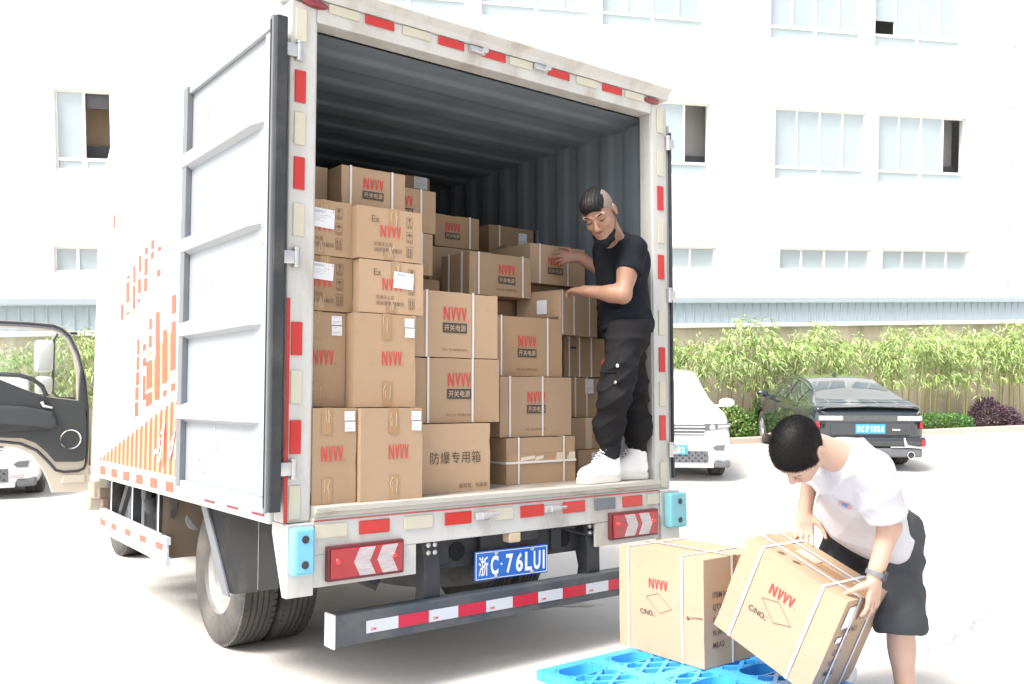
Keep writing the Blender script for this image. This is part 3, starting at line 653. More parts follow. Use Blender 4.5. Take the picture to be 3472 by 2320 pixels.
bm = B(); box(bm, .02, .40, 2.5, 2.95, .42, .72, .04, 3); mk('battery_box', bm, mat('grey box', (.24, .26, .28), .5), truck, True)
bm = B(); lathe(bm, [(.07, -.3), (.10, -.27), (.10, .27), (.07, .3)], 'y', (.10, 1.98, .62), 16); mk('air_tank', bm, mat('grey tank', (.30, .31, .33), .35), truck, True)
bm = B(); box(bm, -.02, .10, 3.14, 3.24, .45, 1.05, .02); tube(bm, [(.0, 3.2, 1.0), (-.03, 3.2, 1.25), (-.02, 3.22, 1.5)], .05, 8); mk('air_intake', bm, M['black'], truck)
bm = B(); box(bm, -.10, .02, 3.08, 3.13, .62, .69, .008); box(bm, -.08, -.03, 3.08, 3.13, .42, .62, .01); mk('tow_bracket', bm, mat('rusty bracket', (.22, .16, .12), .8, var=.3), truck)
# --- left rear door, folded flat along the side; its inner face looks out
def rear_door(x_in, x_out, inner_to_minus):
    lo, hi = min(x_in, x_out), max(x_in, x_out)
    bm = B(); box(bm, lo, hi, .0, 1.075, .845, 2.885, .004); d = mk('rear_door', bm, M['doorpaint'], truck)
    if not inner_to_minus: 
        bm = B(); box(bm, lo+.002, hi-.003, -.02, -.001, .85, 2.84, .003); mk('door_seal', bm, M['black'], d)
        return d
    f = lo
    bm = B(); box(bm, f-.014, f-.0005, -.002, .055, .90, 2.84, .003); mk('frame_stile', bm, M['doorframe'], d)
    bm = B(); box(bm, f-.030, f-.0006, 1.012, 1.078, .87, 2.88, .003); mk('door_seal', bm, M['seal'], d)
    bm = B(); box(bm, f-.022, f-.0007, -.002, 1.01, 2.842, 2.89, .004); mk('frame_rail', bm, M['doorframe'], d)
    bm = B(); box(bm, f-.026, f-.0007, -.02, 1.078, .835, .898, .006); mk('frame_rail', bm, M['doorframe'], d)
    for z in (2.505, 2.07, 1.645, 1.235):
        bm = B(); R3 = []
        for y_, dp in ((1.085, .034), (.16, .034), (.052, .003)): R3.append([bm.verts.new(q) for q in ((f-.0008, y_, z-.052), (f-dp, y_, z-.034), (f-dp, y_, z+.030), (f-.0008, y_, z+.045))])
        for A_, C_ in zip(R3, R3[1:]):
            for k in range(4): bm.faces.new((A_[k], A_[(k+1) % 4], C_[(k+1) % 4], C_[k]))
        bm.faces.new(R3[0]); bm.faces.new(R3[2]); bmesh.ops.recalc_face_normals(bm, faces=bm.faces); mk('door_rib', bm, M['doorframe'], d)
    for y0, y1, xo, m in ((-.034, -.003, .020, 'seal'), (-.046, -.0365, .006, 'black')):
        bm = B(); box(bm, f-xo, hi, y0, y1, .84, 2.90, .004); mk('door_seal', bm, M[m], d)
    bm = B(); box(bm, f-.024, f-.021, -.024, -.017, .86, 2.88); mk('seal_groove', bm, M['black'], d)
    rnd = random.Random(2)
    for y, z in [(.82, 1.01), (.75, 1.01), (.82, .955), (.75, .955), (.60, 1.065), (.60, 1.16), (.57, 1.10), (.57, 1.065), (.58, 1.20), (.03, 1.15), (.03, 1.08), (.06, 1.3), (.78, 2.68), (.72, 2.70), (.79, 2.64), (.7, 1.85), (.8, 1.85), (.05, 1.95), (.05, 2.02)]:
        bm = B(); lathe(bm, [(.007, 0), (.006, -.004)], 'x', (f-.0005-(.0145 if y < .06 else 0), y, z), 8); mk('rivet', bm, M['galv'], d)
    return d
dl = rear_door(-.152, -.195, True)
bm = B(); box(bm, -.20, -.19, 1.082, 1.115, 2.72, 2.90, .003); mk('door_catch', bm, M['sillmetal'], dl)
dr = rear_door(2.208, 2.226, False)
# --- printed advertisement on the left side
sp = XL-.0025
yf, yr, zb = 2.96, 1.10, .888
n = 20
for i in range(n):
    y1 = yf-(yf-yr)*i/n; y0 = yf-(yf-yr)*(i+1)/n; zt = zb+.008+.47*((i+.5)/n)
    w_ = (y1-y0)
    for (a, b_), bb in (((y1, y1-w_*.52), 'orange'), ((y1-w_*.52, y1-w_*.98), 'orange2')):
        bm = B(); bm.faces.new([bm.verts.new(p) for p in ((sp, a, zb), (sp, b_, zb), (sp, b_, zt), (sp, a, zt))]); mk('printed_stripe', bm, M[bb], lw)
# slanted lettering cut into upright bars, as printed (y,z corners on the side wall)
BARS = [((1.908,2.222),(1.845,2.223),(1.841,2.17),(1.904,2.169),0),((2.038,2.195),(1.973,2.196),(1.97,2.154),(2.035,2.152),0),((1.783,2.166),(1.712,2.167),(1.71,2.141),(1.781,2.139),0),((2.161,2.163),(2.102,2.164),(2.093,2.066),(2.153,2.064),0),((2.04,2.13),(1.972,2.132),(1.963,2.03),(2.032,2.027),0),((1.914,2.153),(1.847,2.155),(1.844,2.114),(1.91,2.112),0),((2.275,2.113),(2.222,2.115),(2.212,2.009),(2.265,2.007),0),((2.409,2.066),(2.342,2.068),(2.34,2.049),(2.408,2.047),0),((1.787,2.033),(1.713,2.036),(1.71,1.998),(1.784,1.995),0),((2.165,2.021),(2.101,2.024),(2.094,1.936),(2.157,1.932),0),((2.038,2.011),(1.973,2.014),(1.967,1.935),(2.031,1.932),0),((2.276,1.99),(2.215,1.993),(2.201,1.847),(2.262,1.843),0),((2.423,2.024),(2.35,2.027),(2.338,1.9),(2.41,1.896),0),((2.537,1.895),(2.471,1.898),(2.462,1.798),(2.527,1.794),0),((2.405,1.836),(2.337,1.841),(2.335,1.823),(2.403,1.818),0),((2.162,1.899),(2.103,1.902),(2.101,1.879),(2.16,1.876),0),((2.778,2.512),(2.731,2.511),(2.722,2.421),(2.769,2.422),0),((1.496,1.861),(1.425,1.866),(1.418,1.763),(1.489,1.757),0),((1.495,1.716),(1.421,1.722),(1.402,1.458),(1.476,1.448),0),((1.64,1.678),(1.566,1.685),(1.543,1.389),(1.617,1.378),0),((1.792,1.789),(1.711,1.796),(1.672,1.296),(1.752,1.284),0),((1.911,1.762),(1.859,1.766),(1.854,1.7),(1.905,1.696),0),((1.91,1.662),(1.851,1.668),(1.845,1.597),(1.904,1.591),0),((2.031,1.616),(1.959,1.623),(1.956,1.583),(2.027,1.575),0),((2.148,1.653),(2.097,1.658),(2.088,1.562),(2.139,1.557),0),((1.95,1.567),(1.844,1.579),(1.841,1.546),(1.948,1.534),1),((2.154,1.545),(2.091,1.552),(2.084,1.473),(2.147,1.465),0),((2.024,1.534),(1.956,1.542),(1.952,1.492),(2.019,1.484),0),((1.946,1.512),(1.839,1.524),(1.826,1.362),(1.932,1.347),0),((2.154,1.454),(2.091,1.462),(2.084,1.383),(2.147,1.375),0),((2.015,1.429),(1.958,1.436),(1.946,1.294),(2.002,1.285),0),((1.832,1.523),(1.782,1.529),(1.763,1.294),(1.813,1.286),1),((1.69,1.614),(1.645,1.619),(1.627,1.377),(1.671,1.371),1),((1.557,1.659),(1.501,1.664),(1.482,1.407),(1.538,1.399),1),((2.162,1.363),(2.091,1.373),(2.084,1.294),(2.155,1.284),0),((2.165,1.272),(2.087,1.284),(2.08,1.2),(2.158,1.187),0),((1.941,1.324),(1.824,1.341),(1.818,1.266),(1.935,1.248),0),((1.617,1.342),(1.551,1.352),(1.548,1.316),(1.614,1.306),0),((1.477,1.377),(1.407,1.387),(1.404,1.346),(1.474,1.336),0)]
for *q, k in BARS:
    bm = B(); bm.faces.new([bm.verts.new((sp-.0004, p[0], p[1])) for p in q]); mk('printed_stroke', bm, M['orange2' if k else 'orange'], lw)
for ch, y, z in (('司', 1.66, 1.06), ('机', 1.40, 1.10)):
    put('printed_character', text_mesh(ch, M['whiteprint'], .012), lw, onface((sp-.003, y, z), (0, -1, .12), (0, -.10, 1), .26, .26))
# --- cab
X0, X1, Y0, Y1 = .27, 1.83, 3.26, 4.98
bm = B(); box(bm, X0, X1, Y0, Y0+.05, .75, 2.28, .02); box(bm, X0, X1, Y0, Y1-.28, 2.20, 2.28, .02)
box(bm, X0+.01, X1-.01, Y0+.05, Y1-.03, .70, .76); box(bm, X0, X1, Y1-.05, Y1, .42, 1.28, .03); box(bm, X1-.05, X1, Y0+.05, Y1-.05, .76, 1.30); box(bm, X1-.05, X1, Y0+.05, Y0+.14, 1.3, 2.20)
box(bm, X0, X0+.06, Y0+.05, Y0+.16, .76, 2.2)
for x in (X0+.015, X1-.075): prism(bm, [(Y1-.03, 1.28), (Y1-.10, 1.28), (Y1-.36, 2.20), (Y1-.27, 2.20)], 'x', x, x+.06)
cab = mk('cab', bm, M['beige'], truck)
bm = B(); prism(bm, [(Y1-.055, 1.29), (Y1-.065, 1.29), (Y1-.325, 2.195), (Y1-.315, 2.195)], 'x', X0+.08, X1-.08); mk('windscreen', bm, M['glass'], cab)
bm = B(); prism(bm, [(Y1-.06, 1.05), (Y1-.35, 1.10), (Y1-.40, 1.25), (Y1-.07, 1.30)], 'x', X0+.02, X1-.02); mk('dashboard', bm, M['plasticdark'], cab)
bm = B(); box(bm, X0+.12, X0+.62, 3.55, 4.05, 1.0, 1.16, .05, 3); box(bm, X0+.12, X0+.62, 3.42, 3.56, 1.16, 1.85, .05, 3); mk('seat', bm, M['plasticdark'], cab, True)
bm = B(); lathe(bm, [(.19, -.012), (.205, 0), (.19, .012), (.178, 0)], 'z', (0, 0, 0), 28, True); tube(bm, [(0, 0, 0), (0, 0, -.25)], .03, 8); box(bm, -.18, .18, -.02, .02, -.012, .006); mk('steering_wheel', bm, M['plasticdark'], cab, True, Matrix.Translation((X0+.38, 4.38, 1.36)) @ Matrix.Rotation(rad(25), 4, 'X'))
bm = B(); box(bm, X0-.02, X1+.02, Y1-.02, Y1+.10, .32, .56, .03); mk('front_bumper', bm, M['beige'], cab)
for x in (X0+.1, X1-.36):
    bm = B(); box(bm, x, x+.26, Y1+.101, Y1+.115, .40, .52, .01); mk('headlamp', bm, M['lampclear'], cab)
# open driver's door, hung on the front pillar and swung out square
YD = 4.68
def door_poly(pts, y0, y1, m, par, name, bev=0):
    bm = B(); prism(bm, pts, 'y', y0, y1, bev); return mk(name, bm, m, par)
outer = [(-.86, 1.915), (-.50, 1.925), (-.29, 1.924), (-.10, 1.914), (-.03, 1.885), (.025, 1.835), (.095, 1.69), (.156, 1.458), (.185, 1.22), (.193, .92), (.19, .75), (.192, .523), (-.077, .528), (-.105, .61), (-.156, .727), (-.242, .845), (-.346, .90), (-.466, .921), (-.72, .90), (-.88, .86), (-.90, 1.3)]
win = [(-.80, 1.855), (-.495, 1.863), (-.29, 1.862), (-.115, 1.855), (-.055, 1.83), (.005, 1.775), (.055, 1.65), (.08, 1.50), (.093, 1.285), (-.141, 1.315), (-.278, 1.361), (-.483, 1.45), (-.80, 1.46)]
bm = B()
def frame_ring(bm, O, I, y0, y1):
    # O and I polygons; bridged as a flat ring by filling with a hole
    for y in (y0, y1):
        eo = [bm.verts.new((p[0], y, p[1])) for p in O]; ei = [bm.verts.new((p[0], y, p[1])) for p in I]
        es = [bm.edges.new((eo[i], eo[(i+1) % len(eo)])) for i in range(len(eo))]+[bm.edges.new((ei[i], ei[(i+1) % len(ei)])) for i in range(len(ei))]
        bmesh.ops.triangle_fill(bm, use_beauty=True, use_dissolve=False, edges=es)
        if y == y0: po, pi = eo, ei
        else:
            for A_, Bq in ((po, eo), (pi, ei)):
                for i in range(len(A_)): bm.faces.new((A_[i], A_[(i+1) % len(A_)], Bq[(i+1) % len(A_)], Bq[i]))
    bmesh.ops.recalc_face_normals(bm, faces=bm.faces)
frame_ring(bm, outer, win, YD, YD+.05)
cd = mk('cab_door', bm, M['beige'], truck)
# weather strip
bm = B(); ws = [(-.86, 1.90), (-.50, 1.91), (-.29, 1.909), (-.11, 1.898), (-.045, 1.872), (.012, 1.822), (.08, 1.68), (.14, 1.455), (.168, 1.22), (.175, .92), (.17, .76), (.155, .715), (.11, .695), (.0, .692), (-.06, .71), (-.125, .79), (-.205, .875), (-.325, .935), (-.466, .955), (-.72, .94)]
tube(bm, [(p[0], YD-.006, p[1]) for p in ws], .011, 6); mk('weather_strip', bm, mat('dark strip', (.055, .06, .075), .5), cd, True)
bm = B(); tube(bm, [(p[0]*.985-.004, YD-.006, p[1]-.022) for p in ws[:9]], .008, 6); mk('window_strip', bm, mat('mid strip', (.20, .22, .25), .4), cd, True)
trim = [(-.84, 1.47), (-.483, 1.445), (-.278, 1.356), (-.141, 1.308), (.093, 1.278), (.10, 1.56), (.118, 1.56), (.128, 1.40), (.160, 1.10), (.163, .82), (.14, .782), (.10, .773), (-.073, .781), (-.128, .853), (-.214, .936), (-.318, .979), (-.468, .988), (-.84, .975)]
dt = door_poly(trim, YD-.035, YD-.001, M['plasticdark'], cd, 'door_trim', .004)
bm = B(); prism(bm, [(-.84, 1.02), (-.113, 1.05), (-.06, 1.07), (-.10, 1.19), (-.30, 1.235), (-.84, 1.27)], 'y', YD-.075, YD-.036, .02); mk('arm_rest', bm, M['plasticdark'], dt)
bm = B(); prism(bm, [(-.62, 1.045), (-.16, 1.045), (-.16, 1.06), (-.45, 1.10), (-.60, 1.10)], 'y', YD-.079, YD-.0755, .001); mk('door_pocket', bm, M['black'], dt)
bm = B(); tube(bm, [(-.84, YD-.07, 1.50), (-.484, YD-.075, 1.489), (-.363, YD-.075, 1.485), (-.26, YD-.07, 1.453), (-.191, YD-.06, 1.396), (-.152, YD-.04, 1.32)], .018, 8); mk('grab_handle', bm, M['plasticdark'], dt, True)
bm = B(); prism(bm, [(-.205, 1.29), (-.15, 1.285), (-.095, 1.215), (-.19, 1.225)], 'y', YD-.040, YD-.036); mk('handle_recess', bm, M['black'], dt)
bm = B(); tube(bm, [(-.188, YD-.05, 1.272), (-.175, YD-.055, 1.238), (-.11, YD-.05, 1.222)], [.014, .012, .008], 8); mk('door_handle', bm, M['mirrorback'], dt, True)
bm = B(); lathe(bm, [(.072, -.012), (.082, -.016), (.086, -.004), (.082, .0), (.072, .0)], 'y', (.036, YD-.0355, .961), 32, True); mk('speaker_ring', bm, M['chrome'], dt, True)
bm = B(); lathe(bm, [(.073, -.008), (.073, -.003)], 'y', (.036, YD-.0355, .961), 28); mk('speaker_grille', bm, mat('speaker mesh', (.05, .055, .06), .7, bump=.3, bscale=300), dt)
bm = B(); prism(bm, win, 'y', YD+.02, YD+.024); mk('door_window', bm, M['glass'], cd)
bm = B(); prism(bm, [(-.02, .60), (.165, .60), (.165, .665), (.0, .665)], 'y', YD-.012, YD-.0005, .006); mk('lower_step_panel', bm, M['beige'], cd)
# exterior mirror beyond the window
bm = B(); box(bm, -.20, -.06, YD+.20, YD+.29, 1.52, 1.79, .03, 3); mi = mk('wing_mirror', bm, M['mirrorback'], truck, True)
bm = B(); box(bm, -.19, -.06, YD+.20, YD+.28, 1.335, 1.485, .03, 3); mk('wide_mirror', bm, M['mirrorback'], mi, True)
bm = B(); tube(bm, [(.12, YD+.22, 1.86), (-.03, YD+.24, 1.85), (-.055, YD+.245, 1.80), (-.055, YD+.245, 1.35), (.0, YD+.24, 1.30), (.12, YD+.22, 1.30)], .012, 8); mk('mirror_arm', bm, M['black'], mi, True)
# ================================================================== CARTONS
def poly_mesh(polys, m):
    bm = B()
    for p in polys: flatpoly(bm, p)
    return mesh_of(bm, m)
NP = [(0, 0), (0, 1), (.15, 1), (.42, .27), (.42, 1), (.54, 1), (.54, 0), (.40, 0), (.12, .76), (.12, 0)]
VP_ = [(.66, 1), (.77, 1), (.92, .24), (1.085, .96), (1.195, .96), (1.36, .24), (1.525, .96), (1.635, .96), (1.80, .24), (1.99, 1), (2.10, 1), (1.85, 0), (1.75, 0), (1.58, .75), (1.41, 0), (1.31, 0), (1.14, .75), (.97, 0), (.87, 0)]
ring = [(2.22+.04*math.cos(t), .06+.06*math.sin(t)) for t in np.linspace(0, 2*math.pi, 9)[:-1]]
V1_ = lambda x: [(x, 1), (x+.115, 1), (x+.21, .24), (x+.305, 1), (x+.42, 1), (x+.265, 0), (x+.155, 0)]
LOGO = poly_mesh([[(x-1.06, y-.5) for x, y in P_] for P_ in (NP, V1_(.66), V1_(1.14), V1_(1.62), ring)], M['printred'])
BLOCK = poly_mesh([[(-1, -.5), (1, -.5), (1, .5), (-1, .5)]], M['printblack'])
def rect_outline(x0, x1, y0, y1, w):
    return [[(x0, y0), (x1, y0), (x1, y0+w), (x0, y0+w)], [(x0, y1-w), (x1, y1-w), (x1, y1), (x0, y1)], [(x0, y0+w), (x0+w, y0+w), (x0+w, y1-w), (x0, y1-w)], [(x1-w, y0+w), (x1, y0+w), (x1, y1-w), (x1-w, y1-w)]]
def icon(kind):
    P_ = rect_outline(-.5, .5, -.75, .75, .05)+[[(-.45, -.42), (.45, -.42), (.45, -.38), (-.45, -.38)]]
    if kind == 0:
        P_ += [[(-.2, .6), (.2, .6), (.17, .3), (0, .18), (-.17, .3)], [(-.03, .17), (.03, .17), (.03, -.2), (-.03, -.2)], [(-.18, -.21), (.18, -.21), (.18, -.27), (-.18, -.27)]]
    elif kind == 1:
        P_ += [[(-.36, .2)]+[(.36*math.cos(t), .2+.32*math.sin(t)) for t in np.linspace(math.pi*.9, math.pi*.1, 8)]+[(.36, .2)], [(-.03, .19), (.03, .19), (.03, -.22), (-.03, -.22)]]
    else:
        for x in (-.2, .2): P_ += [[(x-.14, .3), (x+.14, .3), (x, .55)], [(x-.06, .29), (x+.06, .29), (x+.06, -.15), (x-.06, -.15)]]
        P_ += [[(-.36, -.2), (.36, -.2), (.36, -.26), (-.36, -.26)]]
    P_ += [[(x, -.66), (x+.18, -.66), (x+.18, -.48), (x, -.48)] for x in (-.28, .08)]
    return poly_mesh(P_, M['printbrown'])
ICONS = [icon(k) for k in range(3)]
rb = random.Random(5); bars = []; xx = -.42
while xx < .40:
    w_ = rb.choice((.008, .012, .02)); bars.append([(xx, .28), (xx+w_, .28), (xx+w_, .42), (xx, .42)]); xx += w_+rb.choice((.008, .014))
BARCODE = poly_mesh([[(p[0]*.55-.12, p[1]-.02) for p in q] for q in bars]+[[(-.42, y), (-.42+l_, y), (-.42+l_, y+.02), (-.42, y+.02)] for y, l_ in ((.1, .5), (.0, .62), (-.08, .4), (-.16, .55))]+[[(.1, .14), (.36, .14), (.36, .17), (.1, .17)], [(.42, .33), (.47, .33), (.47, .44), (.42, .44)]], M['labelgrey'])
LINES = poly_mesh([[(-.42, y), (-.42+l_, y), (-.42+l_, y+.03), (-.42, y+.03)] for y, l_ in ((.34, .5), (.24, .3), (-.1, .75), (-.19, .8), (-.28, .6), (-.36, .3))], M['labelgrey'])
DIAMOND = None
def outline_poly(pts, w, m):
    bm = B(); n = len(pts); c = Vector((sum(p[0] for p in pts)/n, sum(p[1] for p in pts)/n))
    o = [bm.verts.new((p[0], p[1], 0)) for p in pts]; i_ = [bm.verts.new(((c.x+(p[0]-c.x)*(1-w)), (c.y+(p[1]-c.y)*(1-w)), 0)) for p in pts]
    for k in range(n): bm.faces.new((o[k], o[(k+1) % n], i_[(k+1) % n], i_[k]))
    return mesh_of(bm, m)
DIAMOND = outline_poly([(-.5, .12), (-.02, .30), (.52, -.12), (.04, -.34)], .045, M['printblack'])
UF, VF = (1, 0, 0), (0, 0, 1)
def pr(c, name, me, x, z, sx, sy=None, y=-.0016, rot=0):
    u = Vector((math.cos(rot), 0, math.sin(rot))); v = Vector((-math.sin(rot), 0, math.cos(rot)))
    return put(name, me, c, onface((x, y, z), u, v, sx, sy))
CB = {}
def carton_body(w, d, h, m):
    bm = B(); box(bm, -w/2, w/2, 0, d, 0, h); bmesh.ops.subdivide_edges(bm, edges=list(bm.edges), cuts=6, use_grid_fill=True)
    off = Vector((w*37+h*11, d*53, h*91))
    for v in bm.verts:
        c = v.co.copy(); on = [abs(abs(c.x)-w/2) < 1e-5, c.y < 1e-5 or abs(c.y-d) < 1e-5, c.z < 1e-5 or abs(c.z-h) < 1e-5]; k = sum(on)
        n1 = mnoise.noise(c*7+off); n2 = mnoise.noise(c*16+off*1.7)
        if k == 1:
            a = (.0022+.0022*n1+.0012*n2)
            if on[0]: v.co.x -= math.copysign(a, c.x)
            if on[1]: v.co.y += a if c.y < d/2 else -a
            if on[2]: v.co.z -= a*.6 if c.z > h/2 else 0
        elif k >= 2:
            a = .0012+.0016*abs(n2)+(.003 if n1 > .42 else 0)
            if on[0]: v.co.x -= math.copysign(a, c.x)
            if on[1]: v.co.y += a*.35 if c.y < d/2 else -a
            if on[2] and c.z > h/2: v.co.z -= a
    return mesh_of(bm, m, True)
CG = 'cartons stacked in the truck'
def carton(label, x0, x1, z0, z1, y, d, card=0, rot=None, group=CG, mw=None):
    w, h = x1-x0, z1-z0-.002
    c = put('carton', carton_body(w, d, h, CARD[card]))
    r = random.Random(round(x0*977+z0*131))
    a = r.uniform(-.008, .008) if rot is None else rot
    c.matrix_basis = mw if mw is not None else Matrix.Translation(((x0+x1)/2, y, z0+.001)) @ Matrix.Rotation(a, 4, 'Z')
    tag(c, label, 'carton', group); c['w'], c['h'], c['d'] = w, h, d
    bm = B(); box(bm, -w/2+.002, w/2-.002, d/2-.0015, d/2+.0015, h-.0005, h+.0006); mk('flap_seam', bm, M['printbrown'], c)
    return c
def vstrap(c, xs_, m='strap', wd=.011):
    w, h, d = c['w'], c['h'], c['d']
    for x in xs_:
        bm = B(); box(bm, x-wd/2, x+wd/2, -.0032, -.0022, -.0, h+.0022); box(bm, x-wd/2, x+wd/2, -.0022, d+.002, h+.0012, h+.0022)
        mk('strap', bm, M[m], c)
def hstrap(c, z, m='strap', wd=.012):
    w, h, d = c['w'], c['h'], c['d']
    bm = B(); box(bm, -w/2-.0022, w/2+.0022, -.0036, -.0026, z-wd/2, z+wd/2); box(bm, -w/2-.0030, -w/2-.002, -.0026, d, z-wd/2, z+wd/2); mk('strap', bm, M[m], c)
def vtape(c, x, z0, z1, wd=.048, m='tape', y=-.0012):
    bm = B(); box(bm, x-wd/2, x+wd/2, y, -.0002, z0, z1); t = mk('tape', bm, M[m], c)
    r = random.Random(round(z0*1000+x*100))
    bm = B()
    for k in range(3):
        xx = x+r.uniform(-.018, .018); zz = r.uniform(z0+.01, max(z0+.012, z1-.05)); p = [(xx, y-.0012, zz), (xx+r.uniform(-.006, .006), y-.0014, zz+r.uniform(.02, .04)), (xx+r.uniform(-.01, .01), y-.0012, zz+r.uniform(.04, .06))]
        tube(bm, p, .0009, 4)
    mk('tape_crease', bm, M['tapeclear'], t)
def label(c, x, z, w, h, kind=0, rot=0, y=-.0022):
    u = Vector((math.cos(rot), 0, math.sin(rot))); v = Vector((-math.sin(rot), 0, math.cos(rot)))
    bm = B(); box(bm, -w/2, w/2, -h/2, h/2, -.0006, .0004); l_ = put('paper_label', mesh_of(bm, M['label']), c, onface((x, y, z), u, v))
    put('label_print', BARCODE if kind == 0 else LINES, l_, Matrix.Translation((0, 0, .0009)) @ Matrix.Diagonal((w, h, 1, 1)))
def tall(c, lx=.0, label_rot=0, labels=True, dx=0):
    w, h = c['w'], c['h']
    pr(c, 'printed_logo', LOGO, .035+dx, h*.52, .05, .064)
    vtape(c, .005+dx, h*.72, h+.0005); vtape(c, .01+dx, .002, h*.27)
    if labels: label(c, w/2-.036+lx, h-.036, .050, .040, 1, label_rot); label(c, w/2-.034+lx, h-.082, .050, .042, 1, label_rot)
def strapped(c, sx, lx, lz, sz=.062, block=True, ccc=True, m='strap', ink=None):
    w, h = c['w'], c['h']
    vstrap(c, sx, m)
    pr(c, 'printed_logo', LOGO, lx, lz, sz, sz*1.0)
    if block:
        b_ = pr(c, 'printed_block', BLOCK, lx-.004, lz-sz*1.05, sz*1.08, sz*.74)
        pr(c, 'printed_lettering', text_mesh('开关电源', M['kraftprint'], .01), lx-.004, lz-sz*1.05, sz*.49, sz*.52, -.0024)
    if ccc: pr(c, 'printed_lettering', text_mesh('CCC  CE  ISO9001:2015', M['printbrown'], .005), lx-.005, .038, .0145, .0145)
def exbox(c, logo=True):
    w, h = c['w'], c['h']
    pr(c, 'printed_lettering', text_mesh('Ex', M['printbrown'], 0), -.075, h-.055, .042, .042)
    pr(c, 'printed_logo', LOGO, .005, h*.55, .052, .055)
    pr(c, 'printed_lettering', text_mesh('防爆无火花', M['printbrown'], 0), -.035, h*.30, .019, .020)
    pr(c, 'printed_lettering', text_mesh('插座装置 数量回', M['printbrown'], 0), -.01, h*.19, .020, .020)
    for k in range(3): pr(c, 'printed_icon', ICONS[k], w/2-.065, h-.055-k*.068, .033, .034)
    vtape(c, .02, h*.62, h+.0005, .05); vtape(c, -.005, .002, h*.22, .05)
# column A (behind the left post)
c = carton('brown carton on the floor in the left corner beside the left post', .004, .213, .85, 1.262, -.0, .4); tall(c, 0, 0, True, -.045)
c = carton('tall brown carton on the far left, second from the floor, two paper labels', -.08, .205, 1.263, 1.683, .10, .36); tall(c, -.01)
c = carton('far left carton with a barcode label, third from the floor', -.08, .232, 1.684, 1.929, .09, .36, 2); exbox(c); label(c, -.0, .175, .12, .075, 0, -.06)
c = carton('far left carton with a barcode label, fourth from the floor', -.08, .225, 1.930, 2.179, .09, .36); exbox(c); label(c, -.0, .165, .13, .085, 0, -.05)
c = carton('strapped carton at the very top of the far left stack', -.08, .245, 2.180, 2.405, .38, .3); vstrap(c, (.045,)); pr(c, 'printed_block', BLOCK, -.07, .11, .08, .04)
# column B
c = carton('tall brown carton on the floor, second from the left post, two paper labels', .217, .535, .85, 1.260, -.025, .4, 1); tall(c, 0, -.05)
c = carton('tall brown carton in the second column, directly above the one on the floor', .205, .523, 1.261, 1.683, .02, .4); tall(c)
c = carton('carton with barcode label over its red logo, third in the second column', .232, .568, 1.684, 1.926, .03, .38, 1); exbox(c); label(c, .06, .155, .105, .075, 0, -.06)
c = carton('carton marked Ex with red logo and handling icons, fourth in the second column', .22, .555, 1.927, 2.167, .03, .38); exbox(c)
c = carton('strapped carton on top of the second column near the ceiling', .25, .598, 2.168, 2.398, .25, .33, 1); strapped(c, (-.125, .10), .0, .155, .052, ccc=False)
# column C
c = carton('carton on the floor with large black Chinese lettering', .60, 1.005, .85, 1.180, .094, .4, 1)
pr(c, 'printed_lettering', text_mesh('防爆专用箱', M['printblack'], -.004, 1.06), -.005, .165, .059, .062); pr(c, 'printed_lettering', text_mesh('新科技、创未来', M['printbrown'], 0, 1.08), .10, .028, .0235, .025)
c = carton('strapped carton with red logo resting on the carton with large Chinese lettering', .568, 1.094, 1.181, 1.499, .14, .42, 0); strapped(c, (-.165, .095), .02, .21, .066)
c = carton('strapped carton with red logo at the top of the third column', .568, 1.088, 1.50, 1.826, .145, .42, 1); strapped(c, (-.17, .105), .0, .215, .066)
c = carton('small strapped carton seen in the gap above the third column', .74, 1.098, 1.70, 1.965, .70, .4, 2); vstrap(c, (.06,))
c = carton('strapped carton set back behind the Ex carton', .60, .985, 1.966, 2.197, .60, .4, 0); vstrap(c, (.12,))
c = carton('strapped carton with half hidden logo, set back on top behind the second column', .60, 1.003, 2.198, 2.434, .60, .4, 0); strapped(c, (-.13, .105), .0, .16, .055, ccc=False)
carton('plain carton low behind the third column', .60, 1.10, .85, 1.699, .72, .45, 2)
# column D
c = carton('low carton on the floor bound with crossed white straps and shiny tape', 1.195, 1.678, .85, 1.094, .215, .42, 0)
vstrap(c, (-.16, .155)); hstrap(c, .112)
for z, s0, s1 in ((.135, -.235, .235),):
    bm = B(); box(bm, s0, s1, -.0014, -.0002, z-.022, z+.022); mk('tape', bm, M['tape'], c)
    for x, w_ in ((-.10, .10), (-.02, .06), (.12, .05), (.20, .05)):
        bm = B(); prism(bm, [(x-w_/2, z-.016), (x+w_/2, z-.006), (x+w_/2, z+.010), (x-w_/2+.01, z+.004)], 'y', -.0020, -.0015); mk('painted_glint', bm, M['tapeclear'], c)  # pale slivers laid on as painted highlights of the shiny tape
    for x in (.125, .215):
        bm = B(); box(bm, x-.022, x+.022, -.0024, -.0016, z-.020, z+.022); mk('clear_tape', bm, M['tapeclear'], c)
c = carton('strapped carton with one strap across its logo, above the crossed strap carton', 1.178, 1.682, 1.095, 1.418, .25, .42, 1); strapped(c, (-.185, .04), .0, .21, .060)
c = carton('strapped carton with red logo at the top of the fourth column', 1.20, 1.655, 1.419, 1.745, .30, .42, 2); strapped(c, (-.20, .12), -.02, .19, .060)
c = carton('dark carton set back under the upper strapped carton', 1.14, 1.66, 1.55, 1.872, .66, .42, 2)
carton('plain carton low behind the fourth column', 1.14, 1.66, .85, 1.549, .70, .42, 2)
c = carton('upper strapped carton with red logo in the middle, its left side in shade', 1.157, 1.594, 1.874, 2.112, .50, .28, 0); strapped(c, (-.155, .155), .045, .15, .056)
